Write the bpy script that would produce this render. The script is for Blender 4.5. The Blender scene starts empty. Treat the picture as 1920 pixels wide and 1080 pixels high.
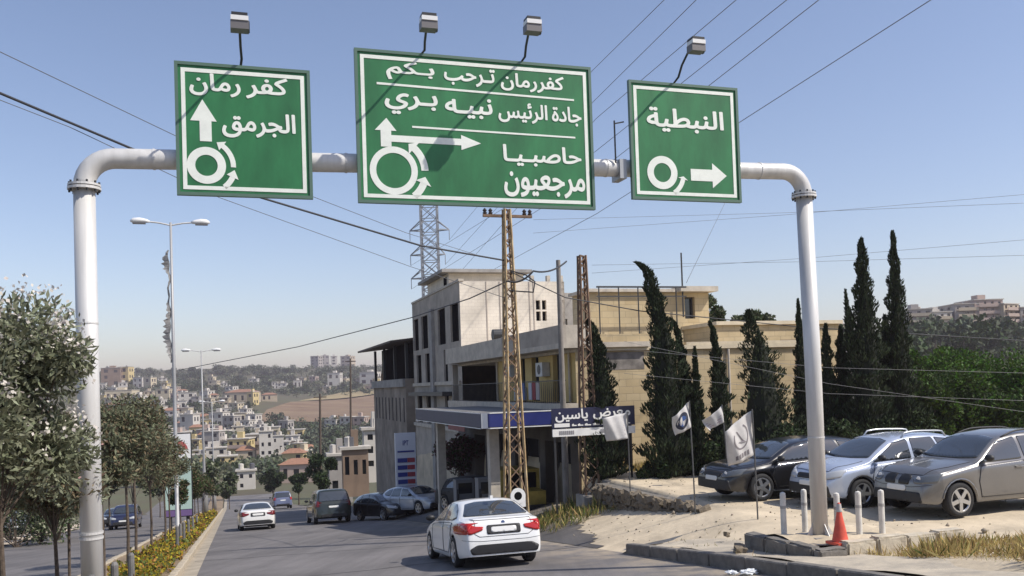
import bpy, bmesh, math, random
import numpy as np
from mathutils import Vector, Matrix, geometry
from mathutils.bvhtree import BVHTree

random.seed(7)
rng = np.random.default_rng(7)
SC = bpy.context.scene
COL = SC.collection
rad = math.radians

# ------------------------------------------------------------------ camera
FPX, ROLL, PITCH, PPY, EYE = 1660.0, rad(1.9), rad(1.5), 679.0, 1.85
_r0 = Vector((1, 0, 0)); _u0 = Vector((0, -math.sin(PITCH), math.cos(PITCH)))
CF = Vector((0, math.cos(PITCH), math.sin(PITCH)))
CR = _r0 * math.cos(ROLL) - _u0 * math.sin(ROLL)
CU = _r0 * math.sin(ROLL) + _u0 * math.cos(ROLL)
CP = Vector((0, 0, EYE))
cam_d = bpy.data.cameras.new('camera')
cam = bpy.data.objects.new('camera', cam_d); COL.objects.link(cam)
m = Matrix((CR, CU, -CF)).transposed().to_4x4(); m.translation = CP
cam.matrix_world = m
cam_d.sensor_width = 36.0; cam_d.lens = 36.0 * FPX / 1920.0
cam_d.shift_y = (PPY - 540.0) / 1920.0
cam_d.clip_start = 0.1; cam_d.clip_end = 12000
SC.camera = cam

# ------------------------------------------------------------------ sky, sun, exposure
SUN_EL = rad(48)
SUN_H = Vector((0.95, -0.30, 0)).normalized()
world = bpy.data.worlds.new('World'); SC.world = world; world.use_nodes = True
wn = world.node_tree
for nd in list(wn.nodes): wn.nodes.remove(nd)
sky = wn.nodes.new('ShaderNodeTexSky'); sky.sky_type = 'NISHITA'; sky.sun_disc = False
sky.sun_elevation = SUN_EL; sky.sun_rotation = math.atan2(SUN_H.x, SUN_H.y)
sky.altitude = 0; sky.air_density = 1.0; sky.dust_density = 0.7; sky.ozone_density = 0.9
bg = wn.nodes.new('ShaderNodeBackground'); bg.inputs['Strength'].default_value = 0.139
wo = wn.nodes.new('ShaderNodeOutputWorld')
tint = wn.nodes.new('ShaderNodeVectorMath'); tint.operation = 'MULTIPLY'; tint.inputs[1].default_value = (1.06, .985, 1.025)
wn.links.new(sky.outputs[0], tint.inputs[0]); wn.links.new(tint.outputs[0], bg.inputs[0]); wn.links.new(bg.outputs[0], wo.inputs[0])
sun_d = bpy.data.lights.new('sun', 'SUN'); sun_d.energy = 4.4; sun_d.angle = rad(0.53)
sun_d.color = (1.0, 0.94, 0.85)
sun = bpy.data.objects.new('sun', sun_d); COL.objects.link(sun)
sdir = Vector((SUN_H.x * math.cos(SUN_EL), SUN_H.y * math.cos(SUN_EL), math.sin(SUN_EL)))
sun.rotation_euler = sdir.to_track_quat('Z', 'Y').to_euler(); sun.location = (20, -10, 40)
SC.view_settings.view_transform = 'Standard'; SC.view_settings.look = 'None'
SC.view_settings.exposure = 0.15; SC.view_settings.gamma = 1.0
SC.view_settings.use_curve_mapping = False
SC.render.engine = 'CYCLES'
SC.cycles.max_bounces = 5; SC.cycles.diffuse_bounces = 3; SC.cycles.glossy_bounces = 3
SC.cycles.transparent_max_bounces = 6; SC.cycles.volume_bounces = 0
SC.cycles.caustics_reflective = False; SC.cycles.caustics_refractive = False

# ------------------------------------------------------------------ frames
ANG = rad(17.7)                                        # the road runs 17.7 degrees left of the view
DH = Vector((-math.sin(ANG), math.cos(ANG), 0)); DN = Vector((math.cos(ANG), math.sin(ANG), 0)); UP = Vector((0, 0, 1))
def rf(t, n, z=0.0): return DH * t + DN * n + UP * z
def ray(px, py): return CF * FPX + CR * (px - 960) + CU * (PPY - py)
def atY(px, py, Y): r = ray(px, py); return CP + r * (Y / r.y)
def onT(px, py, t): r = ray(px, py); w = CP + r * (t / r.dot(DH)); return w
def tn(w): return w.dot(DH), w.dot(DN)

def sst(a, b, x): x = np.clip((np.asarray(x, float) - a) / (b - a), 0, 1); return x * x * (3 - 2 * x)
PT = [-80, 0, 130, 200, 260, 330, 420, 520, 650, 800, 1000, 1250, 2000, 4000]
PZ = [8.64, 0, -14.04, -17.5, -19, -18.5, -16.5, -12, -3, 9, 27, 35, 25, 0]
QY = [0, 60, 100, 150, 220, 300, 400, 600, 1000, 4000]
QZ = [-1.3, -1.3, -3, -2, 4, 13, 24, 30, 40, 10]
def wob(t, n):
    return (np.sin(t * .013 + n * .021) * 1.2 + np.sin(t * .031 - n * .017 + 1) * .8 + np.sin(n * .047 + 2) * .5)
def Gv(t, n):
    t = np.asarray(t, float); n = np.asarray(n, float)
    X = -math.sin(ANG) * t + math.cos(ANG) * n; Y = math.cos(ANG) * t + math.sin(ANG) * n
    zl = np.interp(t, PT, PZ)
    far = sst(150, 420, t)
    zl = zl + far * wob(t, n) * 1.6
    lot = np.where(t < 13, -1.3 + (13 - t) * .16, -1.3)
    aw = sst(12.5, 15, t)
    a = sst(8.6, 9.9, n) * (1 - aw) + sst(8.6, 11.3, n) * aw
    near1 = zl * (1 - a) + lot * a
    apron = zl + .25 * (np.clip(n, 8.3, 11.25) - 8.3)
    nb_ = 11.3 + 1.0 * sst(28.0, 28.9, t); b = sst(0, .3, n - nb_)
    near2 = apron * (1 - b) + lot * b
    w = sst(17, 20.5, t)
    near = np.where(n < 8.3, zl, near1 * (1 - w) + near2 * w)
    rz = np.interp(Y, QY, QZ) + far * wob(t, n) * .6
    k = sst(.28, .5, X / np.maximum(Y, 1)) * sst(60, 140, t)
    zz = near * (1 - sst(55, 90, t)) + zl * sst(55, 90, t)
    return np.where(n < 8.3, zl * (1 - k) + rz * k, zz * (1 - k) + rz * k)
def G(t, n): return float(Gv(t, n))
def gw(w): return G(w.dot(DH), w.dot(DN))
def ground_px(px, py, smin=10, smax=1500):
    """where the line of sight of a place in the photograph meets the ground"""
    r = ray(px, py); r = r / r.y
    Y = np.geomspace(smin, smax, 900)
    P = np.array(CP)[None] + Y[:, None] * np.array(r)[None]
    t = P @ np.array(DH); n = P @ np.array(DN)
    h = P[:, 2] - Gv(t, n)
    i = int(np.argmax(h < 0)) if (h < 0).any() else len(Y) - 1
    w = Vector(P[i]); w.z = gw(w); return w

# ------------------------------------------------------------------ materials
MATS = {}
def M(name, rgb, rough=.6, metal=0.0, noise=None, bump=None, coat=0.0, spec=.5, island=0.0, trans=0.0, rgb2=None, stretch=None):
    if name in MATS: return MATS[name]
    mt = bpy.data.materials.new(name); mt.use_nodes = True; nt = mt.node_tree; N = nt.nodes; L = nt.links
    p = N['Principled BSDF']
    p.inputs['Base Color'].default_value = (*rgb, 1); p.inputs['Roughness'].default_value = rough
    p.inputs['Metallic'].default_value = metal; p.inputs['Coat Weight'].default_value = coat
    p.inputs['Coat Roughness'].default_value = .04
    p.inputs['Specular IOR Level'].default_value = spec
    src = None
    tc = N.new('ShaderNodeTexCoord'); mp = N.new('ShaderNodeMapping'); L.new(tc.outputs['Object'], mp.inputs[0])
    if stretch: mp.inputs['Scale'].default_value = stretch
    if noise:
        tx = N.new('ShaderNodeTexNoise'); tx.inputs['Scale'].default_value = noise[0]; tx.inputs['Detail'].default_value = 6
        tx.inputs['Roughness'].default_value = .62
        L.new(mp.outputs[0], tx.inputs['Vector'])
        rp = N.new('ShaderNodeValToRGB'); a = noise[1]
        c1 = tuple(max(0, c * (1 - a)) for c in rgb); c2 = rgb2 if rgb2 else tuple(min(1, c * (1 + a)) for c in rgb)
        rp.color_ramp.elements[0].position = .3; rp.color_ramp.elements[1].position = .7
        rp.color_ramp.elements[0].color = (*c1, 1); rp.color_ramp.elements[1].color = (*c2, 1)
        L.new(tx.outputs['Fac'], rp.inputs[0]); src = rp.outputs[0]
    if island:
        gi = N.new('ShaderNodeNewGeometry'); hv = N.new('ShaderNodeHueSaturation')
        mr = N.new('ShaderNodeMapRange'); mr.inputs['To Min'].default_value = 1 - island; mr.inputs['To Max'].default_value = 1 + island
        mh = N.new('ShaderNodeMapRange'); mh.inputs['To Min'].default_value = .48; mh.inputs['To Max'].default_value = .525
        L.new(gi.outputs['Random Per Island'], mr.inputs[0]); L.new(gi.outputs['Random Per Island'], mh.inputs[0])
        L.new(mr.outputs[0], hv.inputs['Value']); L.new(mh.outputs[0], hv.inputs['Hue'])
        if src: L.new(src, hv.inputs['Color'])
        else: hv.inputs['Color'].default_value = (*rgb, 1)
        src = hv.outputs[0]
    if src: L.new(src, p.inputs['Base Color'])
    if bump:
        bt = N.new('ShaderNodeTexNoise'); bt.inputs['Scale'].default_value = bump[0]; bt.inputs['Detail'].default_value = 5
        L.new(mp.outputs[0], bt.inputs['Vector'])
        bm = N.new('ShaderNodeBump'); bm.inputs['Strength'].default_value = bump[1]; bm.inputs['Distance'].default_value = bump[2] if len(bump) > 2 else .02
        L.new(bt.outputs['Fac'], bm.inputs['Height']); L.new(bm.outputs[0], p.inputs['Normal'])
    if trans:
        out = N['Material Output']; td = N.new('ShaderNodeBsdfTranslucent'); mx = N.new('ShaderNodeMixShader')
        mx.inputs[0].default_value = trans
        if src: L.new(src, td.inputs[0])
        else: td.inputs[0].default_value = (*rgb, 1)
        L.new(p.outputs[0], mx.inputs[1]); L.new(td.outputs[0], mx.inputs[2]); L.new(mx.outputs[0], out.inputs[0])
    MATS[name] = mt; return mt

def asphalt_mat(name, base, dust_n=None):
    """worn asphalt: patches, wheel-polished streaks along the road, dust blown in from the verge"""
    mt = bpy.data.materials.new(name); mt.use_nodes = True; nt = mt.node_tree; N = nt.nodes; L = nt.links; p = N['Principled BSDF']
    p.inputs['Roughness'].default_value = .84; p.inputs['Specular IOR Level'].default_value = .35
    tc = N.new('ShaderNodeTexCoord')
    def noise(scale, detail, stretch=None, rough=.6):
        mp = N.new('ShaderNodeMapping'); mp.inputs['Rotation'].default_value = (0, 0, -ANG)
        if stretch: mp.inputs['Scale'].default_value = stretch
        L.new(tc.outputs['Object'], mp.inputs[0]); t = N.new('ShaderNodeTexNoise'); t.inputs['Scale'].default_value = scale; t.inputs['Detail'].default_value = detail; t.inputs['Roughness'].default_value = rough
        L.new(mp.outputs[0], t.inputs['Vector']); return t.outputs['Fac']
    def rng_(src, a, b, c, d):
        m_ = N.new('ShaderNodeMapRange'); L.new(src, m_.inputs[0])
        for k, v in zip(('From Min', 'From Max', 'To Min', 'To Max'), (a, b, c, d)): m_.inputs[k].default_value = v
        return m_.outputs[0]
    def mul(a, b): m_ = N.new('ShaderNodeMath'); m_.operation = 'MULTIPLY'; L.new(a, m_.inputs[0]); L.new(b, m_.inputs[1]); return m_.outputs[0]
    f = mul(mul(rng_(noise(.28, 7), .35, .65, .80, 1.16), rng_(noise(1.0, 4, (2.2, .045, 1)), .35, .65, .86, 1.12)), mul(rng_(noise(55, 2), .3, .7, .80, 1.2), rng_(noise(2.6, 9, None, .75), .62, .70, 1.0, .72)))
    sc = N.new('ShaderNodeVectorMath'); sc.operation = 'SCALE'; sc.inputs[0].default_value = base; L.new(f, sc.inputs['Scale']); col = sc.outputs[0]
    if dust_n:
        d = N.new('ShaderNodeVectorMath'); d.operation = 'DOT_PRODUCT'; L.new(tc.outputs['Object'], d.inputs[0]); d.inputs[1].default_value = tuple(DN)
        g = mul(rng_(d.outputs['Value'], dust_n[0], dust_n[1], 0, 1), rng_(noise(1.3, 8), .42, .62, 0, 1)); mx = N.new('ShaderNodeMix'); mx.data_type = 'RGBA'
        L.new(g, mx.inputs[0]); L.new(col, mx.inputs[6]); mx.inputs[7].default_value = (.40, .33, .24, 1); col = mx.outputs[2]
    L.new(col, p.inputs['Base Color']); b = N.new('ShaderNodeBump'); b.inputs['Strength'].default_value = .35; b.inputs['Distance'].default_value = .008
    L.new(noise(70, 3), b.inputs['Height']); L.new(b.outputs[0], p.inputs['Normal']); MATS[name] = mt; return mt

def blocks_mat(name, c1, c2, mortar, bw, bh, rough=.85, msize=.012, bump=.5, xaxis='n'):
    """courses of stone blocks: used where the courses are too far away to pick apart"""
    if name in MATS: return MATS[name]
    mt = bpy.data.materials.new(name); mt.use_nodes = True; nt = mt.node_tree; N = nt.nodes; L = nt.links
    p = N['Principled BSDF']; p.inputs['Roughness'].default_value = rough
    tc = N.new('ShaderNodeTexCoord'); sx = N.new('ShaderNodeSeparateXYZ'); L.new(tc.outputs['Object'], sx.inputs[0])
    d = N.new('ShaderNodeVectorMath'); d.operation = 'DOT_PRODUCT'; L.new(tc.outputs['Object'], d.inputs[0])
    d.inputs[1].default_value = (math.cos(ANG) - math.sin(ANG), math.sin(ANG) + math.cos(ANG), 0)
    cx = N.new('ShaderNodeCombineXYZ'); L.new(d.outputs['Value'], cx.inputs[0]); L.new(sx.outputs['Z'], cx.inputs[1])
    b = N.new('ShaderNodeTexBrick'); b.inputs['Scale'].default_value = 1
    b.inputs['Color1'].default_value = (*c1, 1); b.inputs['Color2'].default_value = (*c2, 1); b.inputs['Mortar'].default_value = (*mortar, 1)
    b.inputs['Brick Width'].default_value = bw; b.inputs['Row Height'].default_value = bh; b.inputs['Mortar Size'].default_value = msize
    L.new(cx.outputs[0], b.inputs['Vector'])
    nz = N.new('ShaderNodeTexNoise'); nz.inputs['Scale'].default_value = .7; nz.inputs['Detail'].default_value = 8; L.new(tc.outputs['Object'], nz.inputs['Vector'])
    mr = N.new('ShaderNodeMapRange'); mr.inputs['From Min'].default_value = .3; mr.inputs['From Max'].default_value = .7; mr.inputs['To Min'].default_value = .75; mr.inputs['To Max'].default_value = 1.12
    L.new(nz.outputs['Fac'], mr.inputs[0])
    ml = N.new('ShaderNodeVectorMath'); ml.operation = 'SCALE'; L.new(b.outputs['Color'], ml.inputs[0]); L.new(mr.outputs[0], ml.inputs['Scale'])
    L.new(ml.outputs[0], p.inputs['Base Color'])
    bp = N.new('ShaderNodeBump'); bp.inputs['Strength'].default_value = bump; bp.inputs['Distance'].default_value = .015; bp.invert = True
    L.new(b.outputs['Fac'], bp.inputs['Height']); L.new(bp.outputs[0], p.inputs['Normal'])
    MATS[name] = mt; return mt

# ------------------------------------------------------------------ objects
def tag(o, label=None, cat=None, group=None, kind=None):
    if label: o['label'] = label
    if cat: o['category'] = cat
    if group: o['group'] = group
    if kind: o['kind'] = kind
    return o
def empty(name, loc, label, cat, group=None):
    o = bpy.data.objects.new(name, None); COL.objects.link(o); o.location = loc; o.empty_display_size = .2
    o.matrix_world = Matrix.Translation(Vector(loc))
    return tag(o, label, cat, group)
def link(name, me, parent=None):
    o = bpy.data.objects.new(name, me); COL.objects.link(o)
    if parent is not None: o.parent = parent
    return o
def origin_of(o):
    v = Vector((0, 0, 0))
    while o is not None: v = v + o.location; o = o.parent
    return v

class MB:
    """collects faces; build() links them as one mesh object"""
    def __init__(s): s.v = []; s.f = []; s.mi = []; s.cur = 0
    def quad(s, *p):
        i = len(s.v); s.v += [Vector(q) for q in p]; s.f.append(tuple(range(i, i + len(p)))); s.mi.append(s.cur); return s
    def obox(s, c, ax, ay, az):
        c, ax, ay, az = map(Vector, (c, ax, ay, az)); i = len(s.v)
        for k in (-1, 1):
            for j in (-1, 1):
                for h in (-1, 1): s.v.append(c + ax * h + ay * j + az * k)
        if ax.cross(ay).dot(az) > 0: fs = [(0, 2, 3, 1), (4, 5, 7, 6), (0, 1, 5, 4), (2, 6, 7, 3), (0, 4, 6, 2), (1, 3, 7, 5)]
        else: fs = [(1, 3, 2, 0), (6, 7, 5, 4), (4, 5, 1, 0), (3, 7, 6, 2), (2, 6, 4, 0), (5, 7, 3, 1)]
        for f in fs: s.f.append(tuple(i + q for q in f)); s.mi.append(s.cur)
        return s
    def box(s, x0, x1, y0, y1, z0, z1):
        return s.obox(((x0 + x1) / 2, (y0 + y1) / 2, (z0 + z1) / 2), ((x1 - x0) / 2, 0, 0), (0, (y1 - y0) / 2, 0), (0, 0, (z1 - z0) / 2))
    def rbox(s, t0, t1, n0, n1, z0, z1):
        return s.obox(rf((t0 + t1) / 2, (n0 + n1) / 2, (z0 + z1) / 2), DH * ((t1 - t0) / 2), DN * ((n1 - n0) / 2), UP * ((z1 - z0) / 2))
    def bar(s, a, b, w, h=None):
        a, b = Vector(a), Vector(b); d = b - a; l = d.length; d = d / l; h = h or w
        x = d.cross(UP); x = Vector((1, 0, 0)) if x.length < 1e-4 else x.normalized(); y = x.cross(d)
        return s.obox((a + b) / 2, x * (w / 2), d * (l / 2), y * (h / 2))
    def tube(s, pts, r, sides=8, caps=True):
        pts = [Vector(p) for p in pts]; rr = r if isinstance(r, (list, tuple)) else [r] * len(pts); base = len(s.v); px = None
        for i, p in enumerate(pts):
            d = (pts[min(i + 1, len(pts) - 1)] - pts[max(i - 1, 0)]).normalized()
            if px is None: x = d.cross(UP if abs(d.z) < .95 else Vector((0, 1, 0))).normalized()
            else: x = (px - d * px.dot(d)).normalized()
            px = x; y = d.cross(x)
            for k in range(sides):
                a = 2 * math.pi * k / sides; s.v.append(p + (x * math.cos(a) + y * math.sin(a)) * rr[i])
        for i in range(len(pts) - 1):
            for k in range(sides):
                k2 = (k + 1) % sides; b = base + i * sides
                s.f.append((b + k, b + k2, b + sides + k2, b + sides + k)); s.mi.append(s.cur)
        if caps:
            s.f.append(tuple(base + k for k in reversed(range(sides)))); s.mi.append(s.cur)
            b = base + (len(pts) - 1) * sides; s.f.append(tuple(b + k for k in range(sides))); s.mi.append(s.cur)
        return s
    def lathe(s, o, axis, prof, sides=20):
        """prof: (distance along axis, radius)"""
        axis = Vector(axis).normalized(); pts = [Vector(o) + axis * a for a, _ in prof]
        x = axis.cross(UP if abs(axis.z) < .9 else Vector((0, 1, 0))).normalized(); y = axis.cross(x); base = len(s.v)
        for p, (_, r) in zip(pts, prof):
            for k in range(sides):
                a = 2 * math.pi * k / sides; s.v.append(p + (x * math.cos(a) + y * math.sin(a)) * r)
        for i in range(len(prof) - 1):
            for k in range(sides):
                k2 = (k + 1) % sides; b = base + i * sides
                s.f.append((b + k, b + k2, b + sides + k2, b + sides + k)); s.mi.append(s.cur)
        return s
    def prism(s, poly, O, U, V, N, d):
        """flat outline in the (U,V) frame at O, front face moved out to N*d, with sides"""
        O, U, V, N = map(Vector, (O, U, V, N)); n = len(poly); i = len(s.v)
        area = sum(poly[k][0] * poly[(k + 1) % n][1] - poly[(k + 1) % n][0] * poly[k][1] for k in range(n))
        if (area > 0) != (U.cross(V).dot(N) > 0): poly = poly[::-1]
        s.v += [O + U * a + V * b for a, b in poly] + [O + U * a + V * b + N * d for a, b in poly]
        s.f.append(tuple(i + n + k for k in range(n))); s.mi.append(s.cur)
        for k in range(n):
            k2 = (k + 1) % n; s.f.append((i + k, i + k2, i + n + k2, i + n + k)); s.mi.append(s.cur)
        return s
    def ring(s, O, U, V, N, c, r0, r1, d, seg=28, a0=0, a1=2 * math.pi):
        full = abs(a1 - a0) > 6.28; k = seg
        for i in range(k):
            b0 = a0 + (a1 - a0) * i / k; b1 = a0 + (a1 - a0) * (i + 1) / k
            q = lambda r, a: (c[0] + r * math.cos(a), c[1] + r * math.sin(a))
            s.prism([q(r0, b0), q(r1, b0), q(r1, b1), q(r0, b1)], O, U, V, N, d)
        return s
    def build(s, name, mat, parent=None, smooth=False, local=False):
        me = bpy.data.meshes.new(name)
        off = Vector((0, 0, 0)) if (local or parent is None) else origin_of(parent)
        me.from_pydata([tuple(v - off) for v in s.v], [], s.f)
        for mm in (mat if isinstance(mat, (list, tuple)) else [mat]): me.materials.append(mm)
        if isinstance(mat, (list, tuple)): me.polygons.foreach_set('material_index', s.mi)
        if smooth: me.shade_smooth() if smooth is True else me.shade_auto_smooth() if hasattr(me, 'shade_auto_smooth') else None
        me.update(); return link(name, me, parent)

def facade(mb, O, U, V, N, W, H, holes, depth):
    """a wall with real recessed openings; holes: (u0,u1,v0,v1)"""
    O, U, V, N = map(Vector, (O, U, V, N))
    us = sorted({0, W, *[h[0] for h in holes], *[h[1] for h in holes]}); vs = sorted({0, H, *[h[2] for h in holes], *[h[3] for h in holes]})
    P = lambda u, v, d=0: O + U * u + V * v - N * d
    flip = U.cross(V).dot(N) < 0
    def q(*p): mb.quad(*(p[::-1] if flip else p))
    for a, b in zip(us, us[1:]):
        for c, d in zip(vs, vs[1:]):
            cu, cv = (a + b) / 2, (c + d) / 2
            if not any(h[0] < cu < h[1] and h[2] < cv < h[3] for h in holes): q(P(a, c), P(b, c), P(b, d), P(a, d))
    for u0, u1, v0, v1 in holes:
        q(P(u0, v0), P(u0, v0, depth), P(u0, v1, depth), P(u0, v1)); q(P(u1, v0, depth), P(u1, v0), P(u1, v1), P(u1, v1, depth))
        q(P(u0, v0, depth), P(u0, v0), P(u1, v0), P(u1, v0, depth)); q(P(u0, v1), P(u0, v1, depth), P(u1, v1, depth), P(u1, v1))
def pane(O, U, V, N, h, depth, name, mat, parent, frame=None, bars=0):
    O, U, V, N = map(Vector, (O, U, V, N)); u0, u1, v0, v1 = h
    P = lambda u, v, d: O + U * u + V * v - N * d
    mb = MB(); c = P((u0 + u1) / 2, (v0 + v1) / 2, depth + .012); mb.obox(c, U * ((u1 - u0) / 2 - .002), V * ((v1 - v0) / 2 - .002), N * .01)
    o = mb.build(name, mat, parent)
    if frame:
        fb = MB(); w = .035
        for a, b, c2, d2 in ((u0, u0 + 2 * w, v0, v1), (u1 - 2 * w, u1, v0, v1), (u0 + 2 * w, u1 - 2 * w, v0, v0 + 2 * w), (u0 + 2 * w, u1 - 2 * w, v1 - 2 * w, v1)):
            fb.obox(P((a + b) / 2, (c2 + d2) / 2, depth - .03), U * ((b - a) / 2 - .003), V * ((d2 - c2) / 2 - .003), N * .028)
        for k in range(bars):
            uu = u0 + (u1 - u0) * (k + 1) / (bars + 1)
            fb.obox(P(uu, (v0 + v1) / 2, depth - .03), U * .025, V * ((v1 - v0) / 2 - 2 * w - .002), N * .02)
        fb.build('frame', frame, o)
    return o

def np_mesh(name, V, F, mats, parent=None, smooth=False, mi=None, local=False):
    me = bpy.data.meshes.new(name); V = np.asarray(V, np.float32); F = np.asarray(F, np.int32)
    if parent is not None and not local: V = V - np.array(origin_of(parent), np.float32)[None]
    k = F.shape[1]
    me.vertices.add(len(V)); me.vertices.foreach_set('co', V.ravel())
    me.loops.add(F.size); me.loops.foreach_set('vertex_index', F.ravel())
    me.polygons.add(len(F)); me.polygons.foreach_set('loop_start', np.arange(0, F.size, k, dtype=np.int32))
    for mm in (mats if isinstance(mats, (list, tuple)) else [mats]): me.materials.append(mm)
    if mi is not None: me.polygons.foreach_set('material_index', np.asarray(mi, np.int32))
    if smooth: me.polygons.foreach_set('use_smooth', np.ones(len(F), bool))
    me.update(calc_edges=True); me.validate()
    return link(name, me, parent)

def unit(v): return v / np.maximum(np.linalg.norm(v, axis=1, keepdims=True), 1e-6)
def leaf_geo(C, D, size, wr):
    """rhombic leaves: centres, long axes, lengths"""
    n = len(C); D = unit(D); R = unit(np.cross(D, rng.normal(size=(n, 3))))
    s = np.asarray(size).reshape(-1, 1) * np.ones((n, 1)); w = s * wr
    V = np.stack([C - D * s * .5, C + R * w * .5, C + D * s * .5, C - R * w * .5], 1).reshape(-1, 3)
    return V, np.arange(4 * n).reshape(-1, 4)
def clump_points(centers, radii, per, squash=(1, 1, .8)):
    K = len(centers); idx = rng.integers(0, K, per * K)
    d = unit(rng.normal(size=(per * K, 3))) * (rng.random((per * K, 1)) ** .45)
    P = centers[idx] + d * np.asarray(radii)[idx][:, None] * np.array(squash)[None]
    return P, d
# ================================================================== materials used widely
m_asphalt = asphalt_mat('asphalt', (.160, .149, .144), (6.2, 8.6))
m_hill = M('hill_scrub', (.17, .135, .08), .95, noise=(.05, .45), rgb2=(.10, .105, .05))
m_dirt = M('pale_dirt', (.54, .45, .32), .95, noise=(.9, .26), bump=(5, .55, .04))
m_soil = M('median_soil', (.24, .175, .11), .95, noise=(3, .3), bump=(20, .6, .04))
m_kerb = M('kerb_stone', (.42, .36, .27), .85, noise=(4, .25), bump=(25, .4, .01))
m_kerbdark = M('kerb_dark', (.17, .155, .135), .85, noise=(4, .35), bump=(25, .5, .02))  # shade on the road-facing side is put into this colour
m_conc = M('concrete', (.52, .465, .385), .88, noise=(2.5, .2), bump=(18, .4, .01))
m_concgrey = M('concrete_grey', (.33, .31, .285), .88, noise=(1.3, .25), bump=(18, .4, .01))
m_galv = M('galvanised_white', (.60, .59, .57), .45, metal=.1, noise=(5, .16), bump=(6, .12, .01), stretch=(1, 1, .12))
m_steel = M('dark_steel', (.05, .052, .055), .5, metal=.6)
m_black = M('black_rubber', (.014, .014, .015), .75)
m_hole = M('dark_interior', (.010, .010, .011), 1.0, spec=0.0)
m_glass = M('window_glass', (.02, .024, .03), .06, spec=.7)
m_white = M('white_paint', (.78, .78, .76), .5, noise=(8, .06))
m_bark = M('bark', (.10, .075, .055), .95, noise=(12, .4), bump=(30, .6, .02))

# ================================================================== terrain
def grid_sheet(name, ts, ns, mat, zoff=0.0, keep=None, kind='structure', smooth=True, zf=None):
    ts = np.asarray(ts, float); ns = np.asarray(ns, float)
    T, Nn = np.meshgrid(ts, ns, indexing='ij')
    Z = (Gv(T, Nn) if zf is None else zf(T, Nn)) + (zoff(T, Nn) if callable(zoff) else zoff)
    V = np.stack([-math.sin(ANG) * T + math.cos(ANG) * Nn, math.cos(ANG) * T + math.sin(ANG) * Nn, Z], -1).reshape(-1, 3)
    a, b = len(ts), len(ns); I = np.arange(a * b).reshape(a, b)
    F = np.stack([I[:-1, :-1], I[:-1, 1:], I[1:, 1:], I[1:, :-1]], -1).reshape(-1, 4)
    if keep is not None:
        tc = (T[:-1, :-1] + T[1:, 1:]).ravel() / 2; nc = (Nn[:-1, :-1] + Nn[1:, 1:]).ravel() / 2
        F = F[keep(tc, nc)]
    if DN.cross(DH).z < 0: pass
    used = np.unique(F); remap = np.zeros(len(V), int); remap[used] = np.arange(len(used))
    o = np_mesh(name, V[used], remap[F], mat, smooth=smooth); tag(o, kind=kind); return o
E = sorted
t_lines = sorted(set(np.round(np.concatenate([np.arange(-20, 27, 1.0), np.arange(27, 30, .25), np.arange(30, 62, 1.0), np.arange(62, 160, 7), np.arange(160, 460, 12), np.geomspace(460, 3500, 26), [-80, -40]]), 3)))
n_lines = sorted(set(np.round(np.concatenate([np.arange(-14, 8.3, 1.0), [-11.6, 8.3], np.arange(8.6, 11.2, .4), np.arange(11.25, 11.75, .09), np.arange(12, 12.8, .1), np.arange(13, 30, 1.0), np.arange(30, 110, 8), np.arange(110, 520, 16), np.geomspace(520, 3500, 12), -np.arange(16, 60, 6), -np.arange(60, 420, 14), -np.geomspace(420, 3500, 14)]), 3)))
is_lot = lambda t, n: (t > -20) & (t < 62) & (n > 8.3) & (n < 46)
dip = lambda t, n: np.where((n > -11.55) & (n < 8.25) & (t < 160) & (t > -60), -.09, 0.0)
lot_relief = lambda t, n: np.where((n > 8.65) & (n < 45), .05 * np.sin(t * 1.9 + n * .7) * np.sin(n * 1.3 - t * .4) + .025 * np.sin(t * 4.1 - n * 3.3), 0) * sst(11.6, 13, n) * (t > 10)
grid_sheet('hillside_terrain', t_lines, n_lines, m_hill, zoff=dip, keep=lambda t, n: ~is_lot(t, n))
grid_sheet('dirt_lot', t_lines, n_lines, m_dirt, zoff=lot_relief, keep=is_lot)
ploughed = M('ploughed_earth', (.235, .14, .08), .95, noise=(.05, .35), bump=(.6, .5, .3), rgb2=(.27, .19, .11), stretch=(1, 3, 1))
def field(name, poly, mat, lift=.5):
    """a field on the far slope, draped on the terrain"""
    c = [ground_px(x, y, 150, 1100) for x, y in poly]
    bm = bmesh.new(); vs = [bm.verts.new((w.x, w.y, 0)) for w in c]; bm.faces.new(vs)
    bmesh.ops.triangulate(bm, faces=bm.faces[:])
    bmesh.ops.subdivide_edges(bm, edges=bm.edges[:], cuts=9, use_grid_fill=True)
    for v in bm.verts: v.co.z = gw(v.co) + lift
    if sum(f.normal.z for f in bm.faces) < 0: bmesh.ops.reverse_faces(bm, faces=bm.faces[:])
    me = bpy.data.meshes.new(name); bm.to_mesh(me); bm.free(); me.materials.append(mat)
    return tag(link(name, me), kind='structure')
field('ploughed_field', [(475, 795), (500, 772), (545, 757), (640, 752), (712, 742), (712, 790), (600, 796)], ploughed, 1.2)
field('dry_field', [(560, 756), (640, 740), (712, 722), (712, 741), (640, 751)], M('dry_grass_field', (.30, .235, .12), .95, noise=(.15, .25)), 1.6)

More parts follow.
